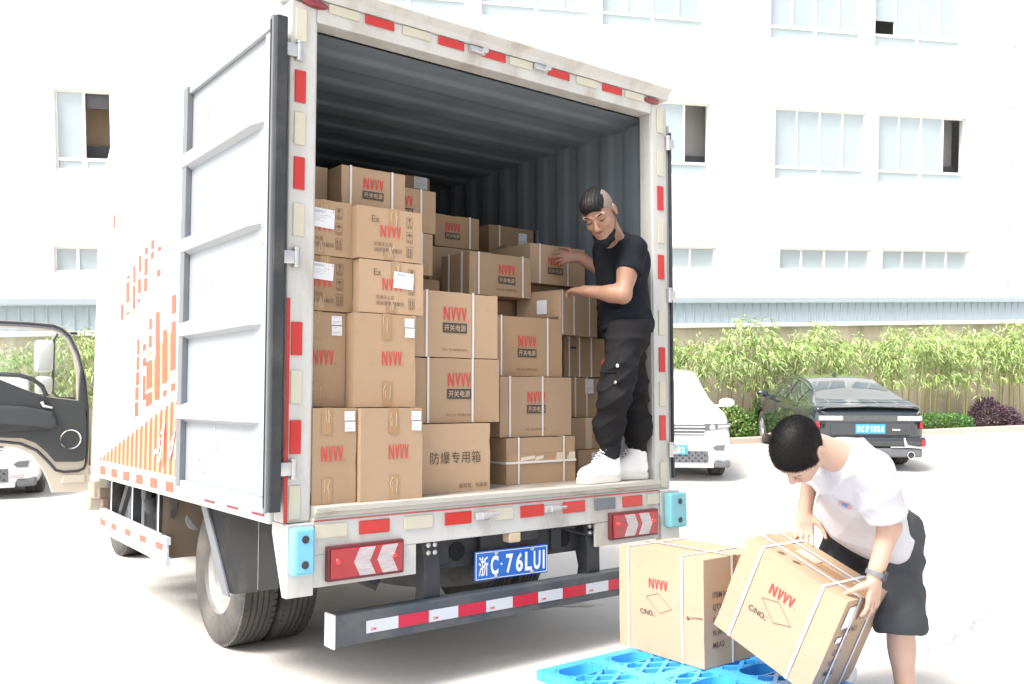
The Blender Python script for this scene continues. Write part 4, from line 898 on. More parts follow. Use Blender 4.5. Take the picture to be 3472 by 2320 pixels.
for y in (.07, .20):
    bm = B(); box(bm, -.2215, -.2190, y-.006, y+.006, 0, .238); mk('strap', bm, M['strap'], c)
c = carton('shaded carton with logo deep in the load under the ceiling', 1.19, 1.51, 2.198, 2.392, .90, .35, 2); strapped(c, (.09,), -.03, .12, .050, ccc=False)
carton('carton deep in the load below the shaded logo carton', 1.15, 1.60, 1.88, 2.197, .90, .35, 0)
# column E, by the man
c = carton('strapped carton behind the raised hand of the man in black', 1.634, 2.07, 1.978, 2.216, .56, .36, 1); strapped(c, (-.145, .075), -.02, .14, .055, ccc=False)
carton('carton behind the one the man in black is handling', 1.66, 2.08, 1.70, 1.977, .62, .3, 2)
c = carton('turned carton with strapped corner being handled by the man in black', 1.62, 1.99, 1.66, 1.912, 0, .32, 1, mw=Matrix.Translation((1.83, .345, 1.661)) @ Matrix.Rotation(rad(14), 4, 'Z'))
vstrap(c, (-.175, -.06, .10), wd=.010)
bm = B(); box(bm, -.1875, -.1852, .10, .17, .12, .20); mk('paper_label', bm, M['label'], c)
bm = B(); box(bm, -.1872, -.1852, .02, .14, .085, .10); mk('printed_bar', bm, M['printbrown'], c)
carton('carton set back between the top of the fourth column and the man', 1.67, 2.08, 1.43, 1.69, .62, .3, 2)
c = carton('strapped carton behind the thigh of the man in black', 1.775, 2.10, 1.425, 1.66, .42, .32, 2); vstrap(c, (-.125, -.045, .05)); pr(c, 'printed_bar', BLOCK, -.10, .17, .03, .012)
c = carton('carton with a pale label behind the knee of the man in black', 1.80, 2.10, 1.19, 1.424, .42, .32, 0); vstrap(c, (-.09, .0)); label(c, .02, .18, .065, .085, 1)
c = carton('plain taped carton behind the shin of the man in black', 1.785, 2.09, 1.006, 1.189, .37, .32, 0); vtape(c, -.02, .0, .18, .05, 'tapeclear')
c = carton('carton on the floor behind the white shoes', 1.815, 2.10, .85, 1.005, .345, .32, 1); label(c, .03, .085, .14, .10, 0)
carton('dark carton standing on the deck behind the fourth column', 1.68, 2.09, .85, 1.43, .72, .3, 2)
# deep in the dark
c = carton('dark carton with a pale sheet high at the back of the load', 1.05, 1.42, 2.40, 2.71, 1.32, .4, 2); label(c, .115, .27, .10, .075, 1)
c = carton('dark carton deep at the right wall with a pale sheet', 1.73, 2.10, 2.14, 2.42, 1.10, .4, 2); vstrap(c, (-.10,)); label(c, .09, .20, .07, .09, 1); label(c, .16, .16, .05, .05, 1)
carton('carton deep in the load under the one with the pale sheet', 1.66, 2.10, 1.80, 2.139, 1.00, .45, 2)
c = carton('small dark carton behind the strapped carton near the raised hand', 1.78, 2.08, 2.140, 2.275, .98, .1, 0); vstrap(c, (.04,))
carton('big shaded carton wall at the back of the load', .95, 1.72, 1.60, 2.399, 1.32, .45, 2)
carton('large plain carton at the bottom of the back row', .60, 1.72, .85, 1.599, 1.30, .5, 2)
# ================================================================== PALLET AND ITS CARTONS
pal = thing('plastic_pallet', 'blue plastic lattice pallet on the ground under the two loose cartons', 'pallet', (1.36, -1.08, 0))
PX0, PX1, PY0, PY1, PT = .805, 1.715, -1.66, -.505, .15
bm = B()
for a, b, c_, d in ((PX0, PX1, PY1-.045, PY1), (PX0, PX1, PY0, PY0+.045), (PX0, PX0+.045, PY0+.0455, PY1-.0455), (PX1-.045, PX1, PY0+.0455, PY1-.0455)): box(bm, a, b, c_, d, PT-.045, PT, .006)
for k in (1, 2):
    x = PX0+(PX1-PX0)*k/3; box(bm, x-.035, x+.035, PY0+.046, PY1-.046, PT-.04, PT-.0012)
    y = PY0+(PY1-PY0)*k/3
    for a, b in ((PX0+.046, PX0+(PX1-PX0)/3-.036), (PX0+(PX1-PX0)/3+.036, PX0+(PX1-PX0)*2/3-.036), (PX0+(PX1-PX0)*2/3+.036, PX1-.046)): box(bm, a, b, y-.035, y+.035, PT-.04, PT-.0012)
mk('deck_frame', bm, M['pallet'], pal)
ov = []
for i in range(3):
    for j in range(3): ov.append((PX0+.15+i*(PX1-PX0-.30)/2, PY0+.115+j*(PY1-PY0-.23)/2))
def in_oval(x, y, g=0): return any((abs(x-a)-.045 if abs(x-a) > .045 else 0)**2+(y-b)**2 < (.062+g)**2 for a, b in ov)
bm = B(); bars = []
for fam, ang in ((0, rad(32)), (1, rad(-32))):
    d = Vector((math.cos(ang), math.sin(ang))); nrm = Vector((-d.y, d.x)); cx, cy = (PX0+PX1)/2, (PY0+PY1)/2
    for k in range(-12, 13):
        o0 = Vector((cx, cy))+nrm*k*.078; run = None
        ts = [i*.012 for i in range(-80, 81)]+[None]
        for t in ts:
            ok = False
            if t is not None:
                p = o0+d*t; ok = PX0+.03 < p.x < PX1-.03 and PY0+.03 < p.y < PY1-.03 and not in_oval(p.x, p.y, .004)
            if ok and run is None: run = t
            if not ok and run is not None:
                L_ = (prev_t-run)/2+.006; m4 = Matrix.Translation((*(o0+d*(run+prev_t)/2), 0)) @ Matrix.Rotation(ang, 4, 'Z')
                zt = PT-.0022-.0008*fam
                box(bm, -L_, L_, -.009, .009, zt-.035, zt, mat4=m4); run = None
            prev_t = t
mk('deck_lattice', bm, M['pallet'], pal)
def oval_ring(r, z, a, b):
    pts = []
    for k in range(24):
        t = 2*math.pi*k/24; x, y = r*math.cos(t), r*math.sin(t); pts.append((a+x+(.045 if x > 0 else -.045), b+y, z))
    return pts
for a, b in ov:
    bm = B(); rings = [[bm.verts.new(p) for p in oval_ring(r, z, a, b)] for r, z in ((.066, PT-.03), (.066, PT-.0008), (.058, PT-.0008), (.050, .012), (.058, .002), (.066, .05))]
    for q, w_ in zip(rings, rings[1:]):
        for k in range(24): bm.faces.new((q[k], q[(k+1) % 24], w_[(k+1) % 24], w_[k]))
    bm.faces.new(rings[3]); bmesh.ops.recalc_face_normals(bm, faces=bm.faces)
    mk('foot_cup', bm, M['pallet'], pal, True)
ITEM = ['ITEM NO.:', 'QTY:', 'G.W:', 'N.W:', 'MEAS:']
def left_text(s, m, bold=.008):
    me = text_mesh(s, m, bold); return me, max(v.co.x for v in me.vertices)
def loose(c, side_straps, m='strapblue'):
    w, h, d = c['w'], c['h'], c['d']
    pr(c, 'printed_logo', LOGO, -.006, h*.685, .055, .043)
    pr(c, 'printed_diamond', DIAMOND, -.006, h*.51, .155, .14)
    pr(c, 'printed_lettering', text_mesh('C/NO.:', M['printblack'], .01), -.075, h*.395, .030, .032)
    for k, s in enumerate(ITEM):
        me, hw = left_text(s, M['printblack']); put('printed_lettering', me, c, onface((w/2+.0016, .055+hw*.03, h*(.66-.115*k)), (0, 1, 0), (0, 0, 1), .030, .034))
    for y in side_straps:
        bm = B(); box(bm, w/2+.0012, w/2+.0026, y-.006, y+.006, 0, h+.002); box(bm, -w/2, w/2+.0012, y-.006, y+.006, h+.0025, h+.0036); mk('strap', bm, M[m], c)
    bm = B(); box(bm, -w/2-.0004, w/2+.0008, d/2-.024, d/2+.024, h+.0002, h+.0012); box(bm, w/2+.0001, w/2+.0009, d/2-.024, d/2+.024, h-.10, h+.0012); mk('tape', bm, M['tape'], c)
PG = 'loose cartons on the pallet'
c = carton('upright strapped carton standing on the blue pallet', 0, .513, .15, .612, 0, .39, 3, group=PG, mw=Matrix.Translation((1.366, -.695, .1515)) @ Matrix.Rotation(rad(-90), 4, 'Z'))
vstrap(c, (-.193, .135), 'strapblue', .012); loose(c, (.185,))
bm = B(); lathe(bm, [(.008, 0), (.006, -.0012)], 'y', (.165, -.001, .20), 10); tube(bm, [(.17, -.002, .20), (.20, -.0025, .208), (.25, -.002, .212)], .0016, 4); mk('dent', bm, M['printbrown'], c)
e1 = Vector((.065, -.9, -.398)).normalized(); e2 = Vector((-.054, .395, -.902)).normalized(); e3 = e1.cross(-e2); e3 = -e3 if e3.x < 0 else e3
PW, PH, PD = .4717, .4127, .327
o_ = Vector((1.37, -1.181, .737))+e2*PH+e1*PW/2
mw = Matrix(((e1.x, e3.x, -e2.x, o_.x), (e1.y, e3.y, -e2.y, o_.y), (e1.z, e3.z, -e2.z, o_.z), (0, 0, 0, 1)))
c = carton('tilted strapped carton gripped by the man in the white shirt', 0, PW, 0, PH+.002, 0, PD, 3, group=PG, mw=mw)
vstrap(c, (-.155, .13), 'strapblue', .012); loose(c, (.095, .235), 'strapblue')
bm = B(); box(bm, PW/2+.0012, PW/2+.0022, .035, .085, PH-.125, PH-.03); mk('paper_label', bm, M['label'], c)
bm = B(); box(bm, PW/2+.0012, PW/2+.0022, .035, .075, PH-.19, PH-.165); mk('paper_label', bm, M['label'], c)
bm = B(); box(bm, -.10, .0, .15, .21, PH+.0014, PH+.0024); mk('clear_tape', bm, mat('clear film', (.52, .44, .38), .1, spec=.9), c)
bm = B()
for k, (x, y) in enumerate(((-.17, .05), (-.12, .045), (-.115, .06), (-.05, .05), (-.04, .06))): tube(bm, [(x, y, PH+.001), (x+.02, y+.008, PH+.001), (x+.012, y-.01, PH+.001), (x+.035, y, PH+.001)], .0012, 4)
mk('handwriting', bm, M['printbrown'], c)
CARTON_TILT = mw
# ================================================================== PEOPLE (signed-distance modelling, one continuous body each)
NV = lambda *a: np.array(a, np.float32)
CR, CU, CD = NV(.79122, -.61153, 0), NV(-.03763, -.04869, .9981), NV(.61037, .78972, .06154)
def cv(r, u, b):
    v = CR*r+CU*u-CD*b; return v/np.linalg.norm(v)
def unit(v): v = np.asarray(v, np.float32); return v/np.linalg.norm(v)
class Sdf:
    def __init__(s): s.p = []
    def cone(s, a, b, r1, r2=None, k=.02, flat=None, cut=None, op='add'):
        s.p.append(('c', np.asarray(a, np.float32), np.asarray(b, np.float32), r1, r1 if r2 is None else r2, k, flat, cut, op)); return s
    def ell(s, c, R, rad_, k=.02, cut=None, op='add'):
        s.p.append(('e', np.asarray(c, np.float32), np.asarray(R, np.float32), np.asarray(rad_, np.float32), None, k, None, cut, op)); return s
    def plane(s, pt, n): s.p.append(('h', np.asarray(pt, np.float32), unit(n), None, None, 0, None, None, 'cut')); return s
    def mesh(s, h, fold=None):
        lo = np.full(3, 9e9); hi = -lo
        for q in s.p:
            if q[8] != 'add': continue
            if q[0] == 'c': rr = max(q[3], q[4]); lo = np.minimum(lo, np.minimum(q[1], q[2])-rr); hi = np.maximum(hi, np.maximum(q[1], q[2])+rr)
            else: rr = q[3].max(); lo = np.minimum(lo, q[1]-rr); hi = np.maximum(hi, q[1]+rr)
        lo -= .03; hi += .03; n = np.ceil((hi-lo)/h).astype(int)+1
        ax = [(lo[i]+np.arange(n[i])*h).astype(np.float32) for i in range(3)]
        D = np.full(n, .2, np.float32)
        for t, a, b, r1, r2, k, flat, cut, op in s.p:
            if t == 'h':
                d = (ax[0][:, None, None]-a[0])*b[0]+(ax[1][None, :, None]-a[1])*b[1]+(ax[2][None, None, :]-a[2])*b[2]
                D = np.maximum(D, d); continue
            rr = (max(r1, r2) if t == 'c' else r1.max())+max(k, .012)*2+.02
            p0, p1 = (np.minimum(a, b), np.maximum(a, b)) if t == 'c' else (a, a)
            i0 = np.maximum(((p0-rr-lo)/h).astype(int), 0); i1 = np.minimum(((p1+rr-lo)/h).astype(int)+2, n)
            sl_ = tuple(slice(i0[i], i1[i]) for i in range(3))
            P = np.stack(np.meshgrid(*[ax[i][sl_[i]] for i in range(3)], indexing='ij'), -1)
            if t == 'c':
                ab = b-a; L2 = float(ab@ab)+1e-9; q = P-a; tt = np.clip((q@ab)/L2, 0, 1)[..., None]; q = q-tt*ab
                sc_ = 1
                if flat is not None:
                    nn = unit(flat[0]); q = q+(flat[1]-1)*(q@nn)[..., None]*nn; sc_ = (1+flat[1])/2
                d = (np.linalg.norm(q, axis=-1)-(r1+(r2-r1)*tt[..., 0]))/sc_
            else:
                q = (P-a)@b.T if b.ndim == 2 else P-a
                k0 = np.linalg.norm(q/r1, axis=-1); k1 = np.linalg.norm(q/(r1*r1), axis=-1)+1e-9; d = k0*(k0-1)/k1
            if cut is not None: d = np.maximum(d, (P-np.asarray(cut[0], np.float32))@unit(cut[1]))
            E_ = D[sl_]
            if op == 'add':
                hh = np.clip(k-np.abs(E_-d), 0, None)/max(k, 1e-6); D[sl_] = np.minimum(E_, d)-hh*hh*k*.25
            elif op == 'sub':
                d = -d; hh = np.clip(k-np.abs(E_-d), 0, None)/max(k, 1e-6); D[sl_] = np.maximum(E_, d)+hh*hh*k*.25
        if fold is not None:
            P = np.stack(np.meshgrid(*ax, indexing='ij'), -1); D += fold(P)
        D[0] = D[-1] = .2; D[:, 0] = D[:, -1] = .2; D[:, :, 0] = D[:, :, -1] = .2
        return nets(D, lo, h)
def nets(D, lo, h):
    s = D < 0; n = D.shape
    cnt = np.zeros([q-1 for q in n], np.int8)
    offs = [(i, j, k) for i in (0, 1) for j in (0, 1) for k in (0, 1)]
    for o in offs: cnt += s[o[0]:n[0]-1+o[0], o[1]:n[1]-1+o[1], o[2]:n[2]-1+o[2]]
    mask = (cnt > 0) & (cnt < 8); idx = np.argwhere(mask)
    vals = np.stack([D[idx[:, 0]+o[0], idx[:, 1]+o[1], idx[:, 2]+o[2]] for o in offs], 1)
    acc = np.zeros((len(idx), 3)); num = np.zeros(len(idx))
    oa = np.array(offs, float)
    for i in range(8):
        for j in range(i+1, 8):
            if np.abs(oa[i]-oa[j]).sum() != 1: continue
            va, vb = vals[:, i], vals[:, j]; m = (va < 0) != (vb < 0); t = va[m]/(va[m]-vb[m])
            acc[m] += oa[i]+(oa[j]-oa[i])*t[:, None]; num[m] += 1
    V = lo+(idx+acc/num[:, None])*h
    vid = np.full(mask.shape, -1, np.int32); vid[mask] = np.arange(len(idx)); F = []
    for axis in range(3):
        a1, a2 = (axis+1) % 3, (axis+2) % 3
        sA = [slice(1, -1)]*3; sB = [slice(1, -1)]*3; sA[axis] = slice(0, -1); sB[axis] = slice(1, None)
        A_, B_ = s[tuple(sA)], s[tuple(sB)]; dif = np.argwhere(A_ != B_)
        if not len(dif): continue
        inside = A_[tuple(dif.T)]; base = dif.copy(); base[:, a1] += 1; base[:, a2] += 1
        def cell(d1, d2):
            c = base.copy(); c[:, a1] += d1; c[:, a2] += d2; return vid[tuple(c.T)]
        q = np.stack([cell(-1, -1), cell(0, -1), cell(0, 0), cell(-1, 0)], 1)
        q[~inside] = q[~inside][:, ::-1]; F.append(q)
    F = np.concatenate(F); F = F[(F >= 0).all(1)]
    return V, F
def relax(V, F, it=1, w=.5):
    for _ in range(it):
        acc = np.zeros_like(V); n = np.zeros(len(V))
        for a, b in ((0, 1), (1, 2), (2, 3), (3, 0)):
            np.add.at(acc, F[:, a], V[F[:, b]]); np.add.at(acc, F[:, b], V[F[:, a]]); np.add.at(n, F[:, a], 1); np.add.at(n, F[:, b], 1)
        V = V*(1-w)+acc/n[:, None]*w
    return V
def sobj(name, S_, h, m, parent, fold=None, it=1):
    V, F = S_.mesh(h, fold); V = relax(V, F, it)
    o = put(name, np_mesh(name, V, F, m), parent); return o, V, F
class Head:
    # local axes: f forward, l left, u up
    def __init__(s, c, f, u, sc=1.):
        s.c = np.asarray(c, np.float32); s.f = unit(f); u = np.asarray(u, np.float32); s.u = unit(u-s.f*(u@s.f)); s.l = np.cross(s.u, s.f); s.s = sc
        s.R = np.stack([s.f, s.l, s.u])
    def p(s, f, l, u): return s.c+(s.f*f+s.l*l+s.u*u)*s.s
    def build(s, S_, ears=1.):
        P = s.p; k = s.s; e = lambda c, r, kk=.02, op='add': S_.ell(P(*c), s.R, np.array(r)*k, kk, None, op)
        e((-.014, 0, .032), (.096, .076, .088)); e((.026, 0, -.028), (.068, .062, .088), .03)
        for g in (-1, 1):
            S_.cone(P(.005, g*.052, -.052), P(.066, g*.02, -.102), .022*k, .019*k, .025)
            e((.066, g*.038, -.030), (.026, .022, .020), .02)                      # cheek
            S_.cone(P(.080, g*.052, .026), P(.092, g*.014, .024), .0095*k, .0105*k, .012)  # brow ridge
            e((.100, g*.033, .004), (.014, .017, .010), .010, 'sub')                # socket
            e((.079, g*.033, .003), (.0135, .0165, .0115), .004)                      # lidded eye
            e((.104, g*.012, -.041), (.010, .0075, .0075), .006)                     # nostril wing
            if ears:
                S_.ell(P(-.012, g*(.082+.012*(ears-1)), -.006), s.R, NV(.019, .010, .032)*k*ears, .006); e((-.006, g*(.092+.016*(ears-1)), -.004), (.010*ears, .007*ears, .019*ears), .004, 'sub')
        S_.cone(P(.090, 0, .014), P(.116, 0, -.034), .0085*k, .0115*k, .012)         # nose
        e((.112, 0, -.038), (.011, .011, .009), .006)
        e((.094, 0, -.066), (.012, .025, .0065), .006); e((.092, 0, -.077), (.011, .021, .0070), .004)  # lips
        e((.080, 0, -.103), (.018, .022, .017), .02)
        return s
    def cranium(s, S_, g):
        S_.ell(s.p(-.014, 0, .032), s.R, (NV(.096, .076, .088)+g)*s.s, .01); S_.ell(s.p(.012, 0, .0), s.R, (NV(.076, .068, .088)+g)*s.s, .03)
def hand(S_, Wp, F, N, T, curls, sc=1., spread=.10, thumb=(.55, .75, .25), tcurl=.35):
    F = unit(F); N = unit(np.asarray(N)-F*(np.asarray(N)@F)); T = np.asarray(T, np.float32); T = unit(T-F*(T@F)-N*(T@N)); Wp = np.asarray(Wp, np.float32)
    S_.cone(Wp-F*.035, Wp+F*.03*sc, .027*sc, .029*sc, .015, flat=(N, 1.45))
    for i, off in enumerate((.030, .010, -.010, -.028)):
        K = Wp+(F*(.086-.006*abs(i-1))+T*off)*sc
        S_.cone(Wp+(F*.02+T*off*.65)*sc, K, .0145*sc, .0118*sc, .012)
        L = (.072, .080, .074, .058)[i]*sc; th = 0; p = K; dd = unit(F+T*(off*spread/.03))
        for j, (fr_, r_) in enumerate(((.46, .0096), (.30, .0088), (.24, .0078))):
            th += curls[i][j] if hasattr(curls[i], '__len__') else curls[i]
            d = dd*math.cos(th)+N*math.sin(th); q = p+d*L*fr_
            S_.cone(p, q, r_*sc, (r_-.0008)*sc, .004); p = q
    p = Wp+(F*.022+T*.026)*sc; th = 0
    for (L, r_), w in zip(((.044, .0150), (.034, .0115), (.027, .0098)), (0, .5, .9)):
        d = unit(F*(thumb[0]+w*.4)+T*(thumb[1]-w*.5)+N*(thumb[2]+w*tcurl)); q = p+d*L*sc; S_.cone(p, q, r_*sc, (r_-.0015)*sc, .006); p = q
def folds(dirs, amp, seed=0):
    rs = np.random.RandomState(seed); ph = rs.uniform(0, 6, (len(dirs), 4))
    def fn(P):
        out = 0
        x, y, z = P[..., 0], P[..., 1], P[..., 2]
        for (d, fr_), p_ in zip(dirs, ph):
            w = .5*np.sin(x*9+p_[0])+.5*np.sin(y*11+p_[1])+.6*np.sin(z*8+p_[2])
            c = x*d[0]+y*d[1]+z*d[2]
            g = .5+.5*np.sin(x*5+z*6+p_[3]*2)
            r_ = 1-np.abs(np.sin(c*fr_*.5+w*1.5+p_[3]))
            out = out-(r_*r_*2.2-.7)*g
        return (out*amp).astype(np.float32)
    return fn
# ------------------------------------------------------------------ man in black, standing in the truck
M1 = thing('person', 'man in black t-shirt and cargo joggers with white high-top shoes standing in the truck', 'person', (1.82, .03, .852))
hd = Head((1.572, -.095, 2.275), cv(-.25, -.58, .78), cv(-.4, .8, .45), 1.05)
neck, chest, waist = NV(1.765, -.005, 2.165), NV(1.845, .03, 2.03), NV(1.868, .0, 1.72)
Ls, Rs, Le, Re = NV(1.80, -.115, 2.105), NV(1.868, .165, 2.14), NV(1.69, -.15, 1.845), NV(2.02, .32, 2.04)
Lw, Rw = NV(1.622, .075, 1.882), NV(1.885, .42, 2.135)
hL, hR = NV(1.80, -.07, 1.66), NV(1.93, .075, 1.67); kL, kR = NV(1.70, -.075, 1.32), NV(1.965, .06, 1.30); aL, aR = NV(1.735, .005, .985), NV(1.995, .05, .985)
FW = unit(NV(-.93, .28, 0))
S_ = Sdf(); hd.build(S_)
S_.cone(hd.p(-.03, 0, -.05), neck+NV(.02, 0, -.03), .058, .064, .03)
S_.cone(chest, waist, .125, .105, .04, flat=(FW, 1.5)); S_.cone(Ls, Rs, .055, None, .04); S_.cone(hL+NV(.03, 0, -.03), hR+NV(0, 0, -.03), .075, None, .03)
for a, b, r1, r2 in ((Ls, Le, .054, .045), (Rs, Re, .052, .043), (Le, Lw, .046, .030), (Re, Rw, .044, .029), (hL, kL, .078, .055), (hR, kR, .078, .055), (kL, aL, .050, .029), (kR, aR, .050, .029)): S_.cone(a, b, r1, r2, .02)
S_.ell((Ls+Le)/2+NV(-.012, -.004, 0), np.eye(3), NV(.05, .05, .075), .03); S_.ell(Le*.72+Lw*.28, np.eye(3), NV(.047, .055, .044), .03)
for a in (aL, aR): S_.cone(a, a+NV(-.07, .012, -.075), .028, .02, .02)
hand(S_, Lw, NV(-.02, .95, .18), NV(.25, .0, -1), NV(1, .1, .25), [(.35, .5, .5), (.3, .55, .5), (.3, .6, .5), (.4, .6, .5)], 1.02)
hand(S_, Rw, NV(-.85, .50, -.05), NV(-.45, .80, -.2), NV(0, -.2, 1), [(.15, .25, .2), (.2, .3, .3), (.3, .4, .4), (.4, .5, .5)], 1.0, .2)
body1, V1, F1 = sobj('body', S_, .0052, M['skin1'], M1)
S_ = Sdf(); hd.cranium(S_, .0018)
S_.plane(hd.p(-.0, 0, -.004), -(hd.u-.95*hd.f)); sobj('shaved_hair', S_, .005, M['stubble'], body1)
S_ = Sdf(); S_.ell(hd.p(.020, -.004, .064), hd.R, NV(.076, .066, .056)*1.09, .01); S_.ell(hd.p(-.03, 0, .102), hd.R, NV(.05, .042, .022)*1.09, .03)
S_.plane(hd.p(.085, 0, .052), hd.f*.8-hd.u*.62); sobj('hair', S_, .0045, M['hair'], body1, folds([((hd.l), 420)], .0024, 2))
S_ = Sdf()
for g in (-1, 1):
    S_.cone(hd.p(.040, g*.052, -.096), hd.p(.078, g*.036, -.112), .012, .016, .008); S_.cone(hd.p(.078, g*.036, -.112), hd.p(.100, 0, -.118), .016, .015, .010); S_.cone(hd.p(.060, g*.040, -.130), hd.p(.086, 0, -.142), .012, .012, .014)
mk1, _, _ = sobj('face_mask', S_, .005, M['tee_black'], body1)
for g in (-1, 1):
    bm = B(); tube(bm, [hd.p(.042, g*.060, -.092), hd.p(.018, g*.074, -.05), hd.p(.004, g*.080, -.01), hd.p(-.012, g*.086, .026), hd.p(-.030, g*.082, .0)], .0016, 5)
    mk('mask_loop', bm, M['tee_black'], mk1)
for g in (-1, 1):
    bm = B(); tube(bm, [hd.p(.078, g*.058, .024), hd.p(.0925, g*.040, .032), hd.p(.0985, g*.016, .024)], [.0025, .0045, .0035], 6); mk('eyebrow', bm, M['hair'], body1)
    bm = B(); tube(bm, [hd.p(.083, g*.049, .001), hd.p(.0925, g*.036, -.004), hd.p(.091, g*.020, -.003)], [.0012, .0024, .0014], 6); mk('eyelash', bm, M['hair'], body1)
bm = B(); tube(bm, [hd.p(.094, -.023, -.0715), hd.p(.1055, -.008, -.0705), hd.p(.1055, .008, -.0705), hd.p(.094, .023, -.0715)], [.001, .003, .003, .001], 6); mk('lips', bm, M['lip'], body1)
# t-shirt
up = unit(neck-waist); S_ = Sdf()
S_.cone(chest+NV(0, 0, .01), waist+NV(.0, 0, -.07), .166, .178, .05, flat=(FW, 1.24)); S_.cone(Ls+NV(.01, 0, -.005), Rs+NV(.01, 0, -.005), .066, None, .05)
S_.cone(neck+NV(.03, .005, -.045), (Ls+Rs)/2, .075, .09, .05); S_.ell(chest+NV(.07, -.02, .03), np.eye(3), NV(.09, .12, .12), .05)
for a, b in ((Ls, Le), (Rs, Re)): S_.cone(a, a+(b-a)*.66, .074, .078, .04, cut=(a+(b-a)*.54, b-a))
S_.plane((1.87, 0, 1.665), (-.05, 0, -1)); S_.plane(neck+NV(-.03, 0, .012), unit(hd.c-neck+NV(0, 0, .12)))
tee1, TV1, TF1 = sobj('t_shirt', S_, .0062, M['tee_black'], body1, folds([((.5, .2, .9), 62), ((.8, -.3, .5), 48), ((-.3, .4, 1), 90)], .0050, 4))
# cargo joggers
S_ = Sdf(); S_.cone(hL+NV(.02, .0, .02), hR+NV(.0, 0, .02), .118, .112, .04); S_.cone(waist+NV(0, 0, -.0), waist+NV(0, 0, -.08), .142, .138, .05, flat=(FW, 1.25))
for h_, k_, a_ in ((hL, kL, aL), (hR, kR, aR)):
    S_.cone(h_, k_, .108, .092, .03); S_.cone(k_, a_+NV(-.005, 0, .15), .090, .080, .03); S_.cone(a_+NV(-.005, 0, .15), a_+NV(0, 0, .10), .084, .064, .03); S_.cone(a_+NV(0, 0, .10), a_+NV(.004, 0, -.02), .057, .055, .010)
fl = hL*.42+kL*.58
S_.ell(fl+NV(-.04, -.085, -.02), np.eye(3), NV(.075, .035, .11), .012)
S_.plane((0, 0, 1.725), (0, 0, 1)); S_.plane((0, 0, .978), (0, 0, -1))
pants1, PV1, PF1 = sobj('cargo_joggers', S_, .0062, M['pants'], body1, folds([((.3, .1, 1), 55), ((.8, .2, .45), 42), ((-.5, .1, .8), 75)], .0060, 9))
# things fixed to the cloth are laid on the nearest outward point seen from the tail of the truck
CAMP = NV(-1.6773, -3.5518, 1.3032); FPX = 2076.
def surf_at(V, F, px, py):
    q = V-CAMP; d = q@CD; X = 1173.5+FPX*(q@CR)/d; Y_ = 784-FPX*(q@CU)/d
    d2 = (X-px)**2+(Y_-py)**2; i = np.where(d2 < max(30, d2.min()*1.3))[0]
    i = i[np.argmin(d[i])]
    f = F[(F == i).any(1)]; nr = np.cross(V[f[:, 2]]-V[f[:, 0]], V[f[:, 3]]-V[f[:, 1]]).sum(0); nr /= np.linalg.norm(nr)
    if nr @ (V[i]-CAMP) > 0: nr = -nr
    return V[i], nr
def stick(name, me_bm, m, V, F, px, py, par, off=.002, updir=(0, 0, 1)):
    p, n = surf_at(V, F, px, py); u = Vector(updir); n = Vector(n); r_ = u.cross(n).normalized(); u = n.cross(r_)
    o = mk(name, me_bm, m, par, False, Matrix(((r_.x, u.x, n.x, p[0]+n.x*off), (r_.y, u.y, n.y, p[1]+n.y*off), (r_.z, u.z, n.z, p[2]+n.z*off), (0, 0, 0, 1)))); return o
for px, py in ((1413, 836), (1408, 878)):
    bm = B(); lathe(bm, [(.009, 0), (.009, .004), (.005, .006)], 'z', (0, 0, 0), 14); stick('stud', bm, M['galv'], PV1, PF1, px, py, pants1)
bm = B(); box(bm, -.006, .006, -.016, .016, 0, .004); stick('red_tab', bm, M['red'], PV1, PF1, 1377, 826, pants1)
bm = B(); box(bm, -.075, .075, -.004, .004, 0, .006, .002); stick('pocket_flap_edge', bm, M['pants'], PV1, PF1, 1406, 850, pants1)
# shoes
def shoe(heel, toe, par, top):
    heel = np.asarray(heel, np.float32); toe = np.asarray(toe, np.float32); d = unit(toe-heel); L = np.linalg.norm(toe-heel); sd = unit(np.cross(d, (0, 0, 1))); z = NV(0, 0, 1)
    S_ = Sdf(); S_.cone(heel+d*.05+z*.055, toe-d*.055+z*.048, .046, .043, .02); S_.cone(heel+d*.045+z*.075, heel+d*.06+z*top, .046, .052, .03); S_.cone(heel+d*.06+z*.12, toe-d*.09+z*.062, .040, .035, .03)
    S_.ell(toe-d*.05+z*.045, np.stack([d, sd, z]), NV(.052, .046, .034), .02)
    S_.plane(heel+z*(top-.005)+d*.05, z*1-d*.18); S_.plane(heel+z*.02, -z)
    up_, V, F = sobj('shoe', S_, .005, M['shoe'], par)
    bm = B(); pts = []
    for t, w in ((0, .028), (.03, .040), (.10, .042), (.16, .043), (.21, .047), (.245, .042), (.268, .028)): pts.append((t*L/.268, w))
    out = [heel+d*(t)+sd*w for t, w in pts]+[heel+d*(t)-sd*w for t, w in pts[::-1]]
    va = [bm.verts.new((*p[:2], heel[2]+.0)) for p in out]; vb = [bm.verts.new((*(p+(p-heel-d*L/2)*.0)[:2], heel[2]+.036)) for p in out]
    bm.faces.new(va[::-1]); bm.faces.new(vb)
    for i in range(len(va)): bm.faces.new((va[i], va[(i+1) % len(va)], vb[(i+1) % len(va)], vb[i]))
    bmesh.ops.recalc_face_normals(bm, faces=bm.faces); bmesh.ops.bevel(bm, geom=list(bm.edges), offset=.006, segments=2, profile=.5, affect='EDGES'); mk('sole', bm, M['sole'], up_, True)
    bm = B()
    for i in range(6):
        c = toe-d*(.095+.016*i)+z*(.098+.015*i); tube(bm, [c-sd*.026, c+z*.006, c+sd*.026], .0028, 5); tube(bm, [c-sd*.026, c+z*.007-d*.012, c+sd*.026-d*.016+z*.014], .0024, 5)
    mk('laces', bm, M['platewhite'], up_, True)
shoe((1.80, .012, .8525), (1.515, .0, .8525), body1, .165)
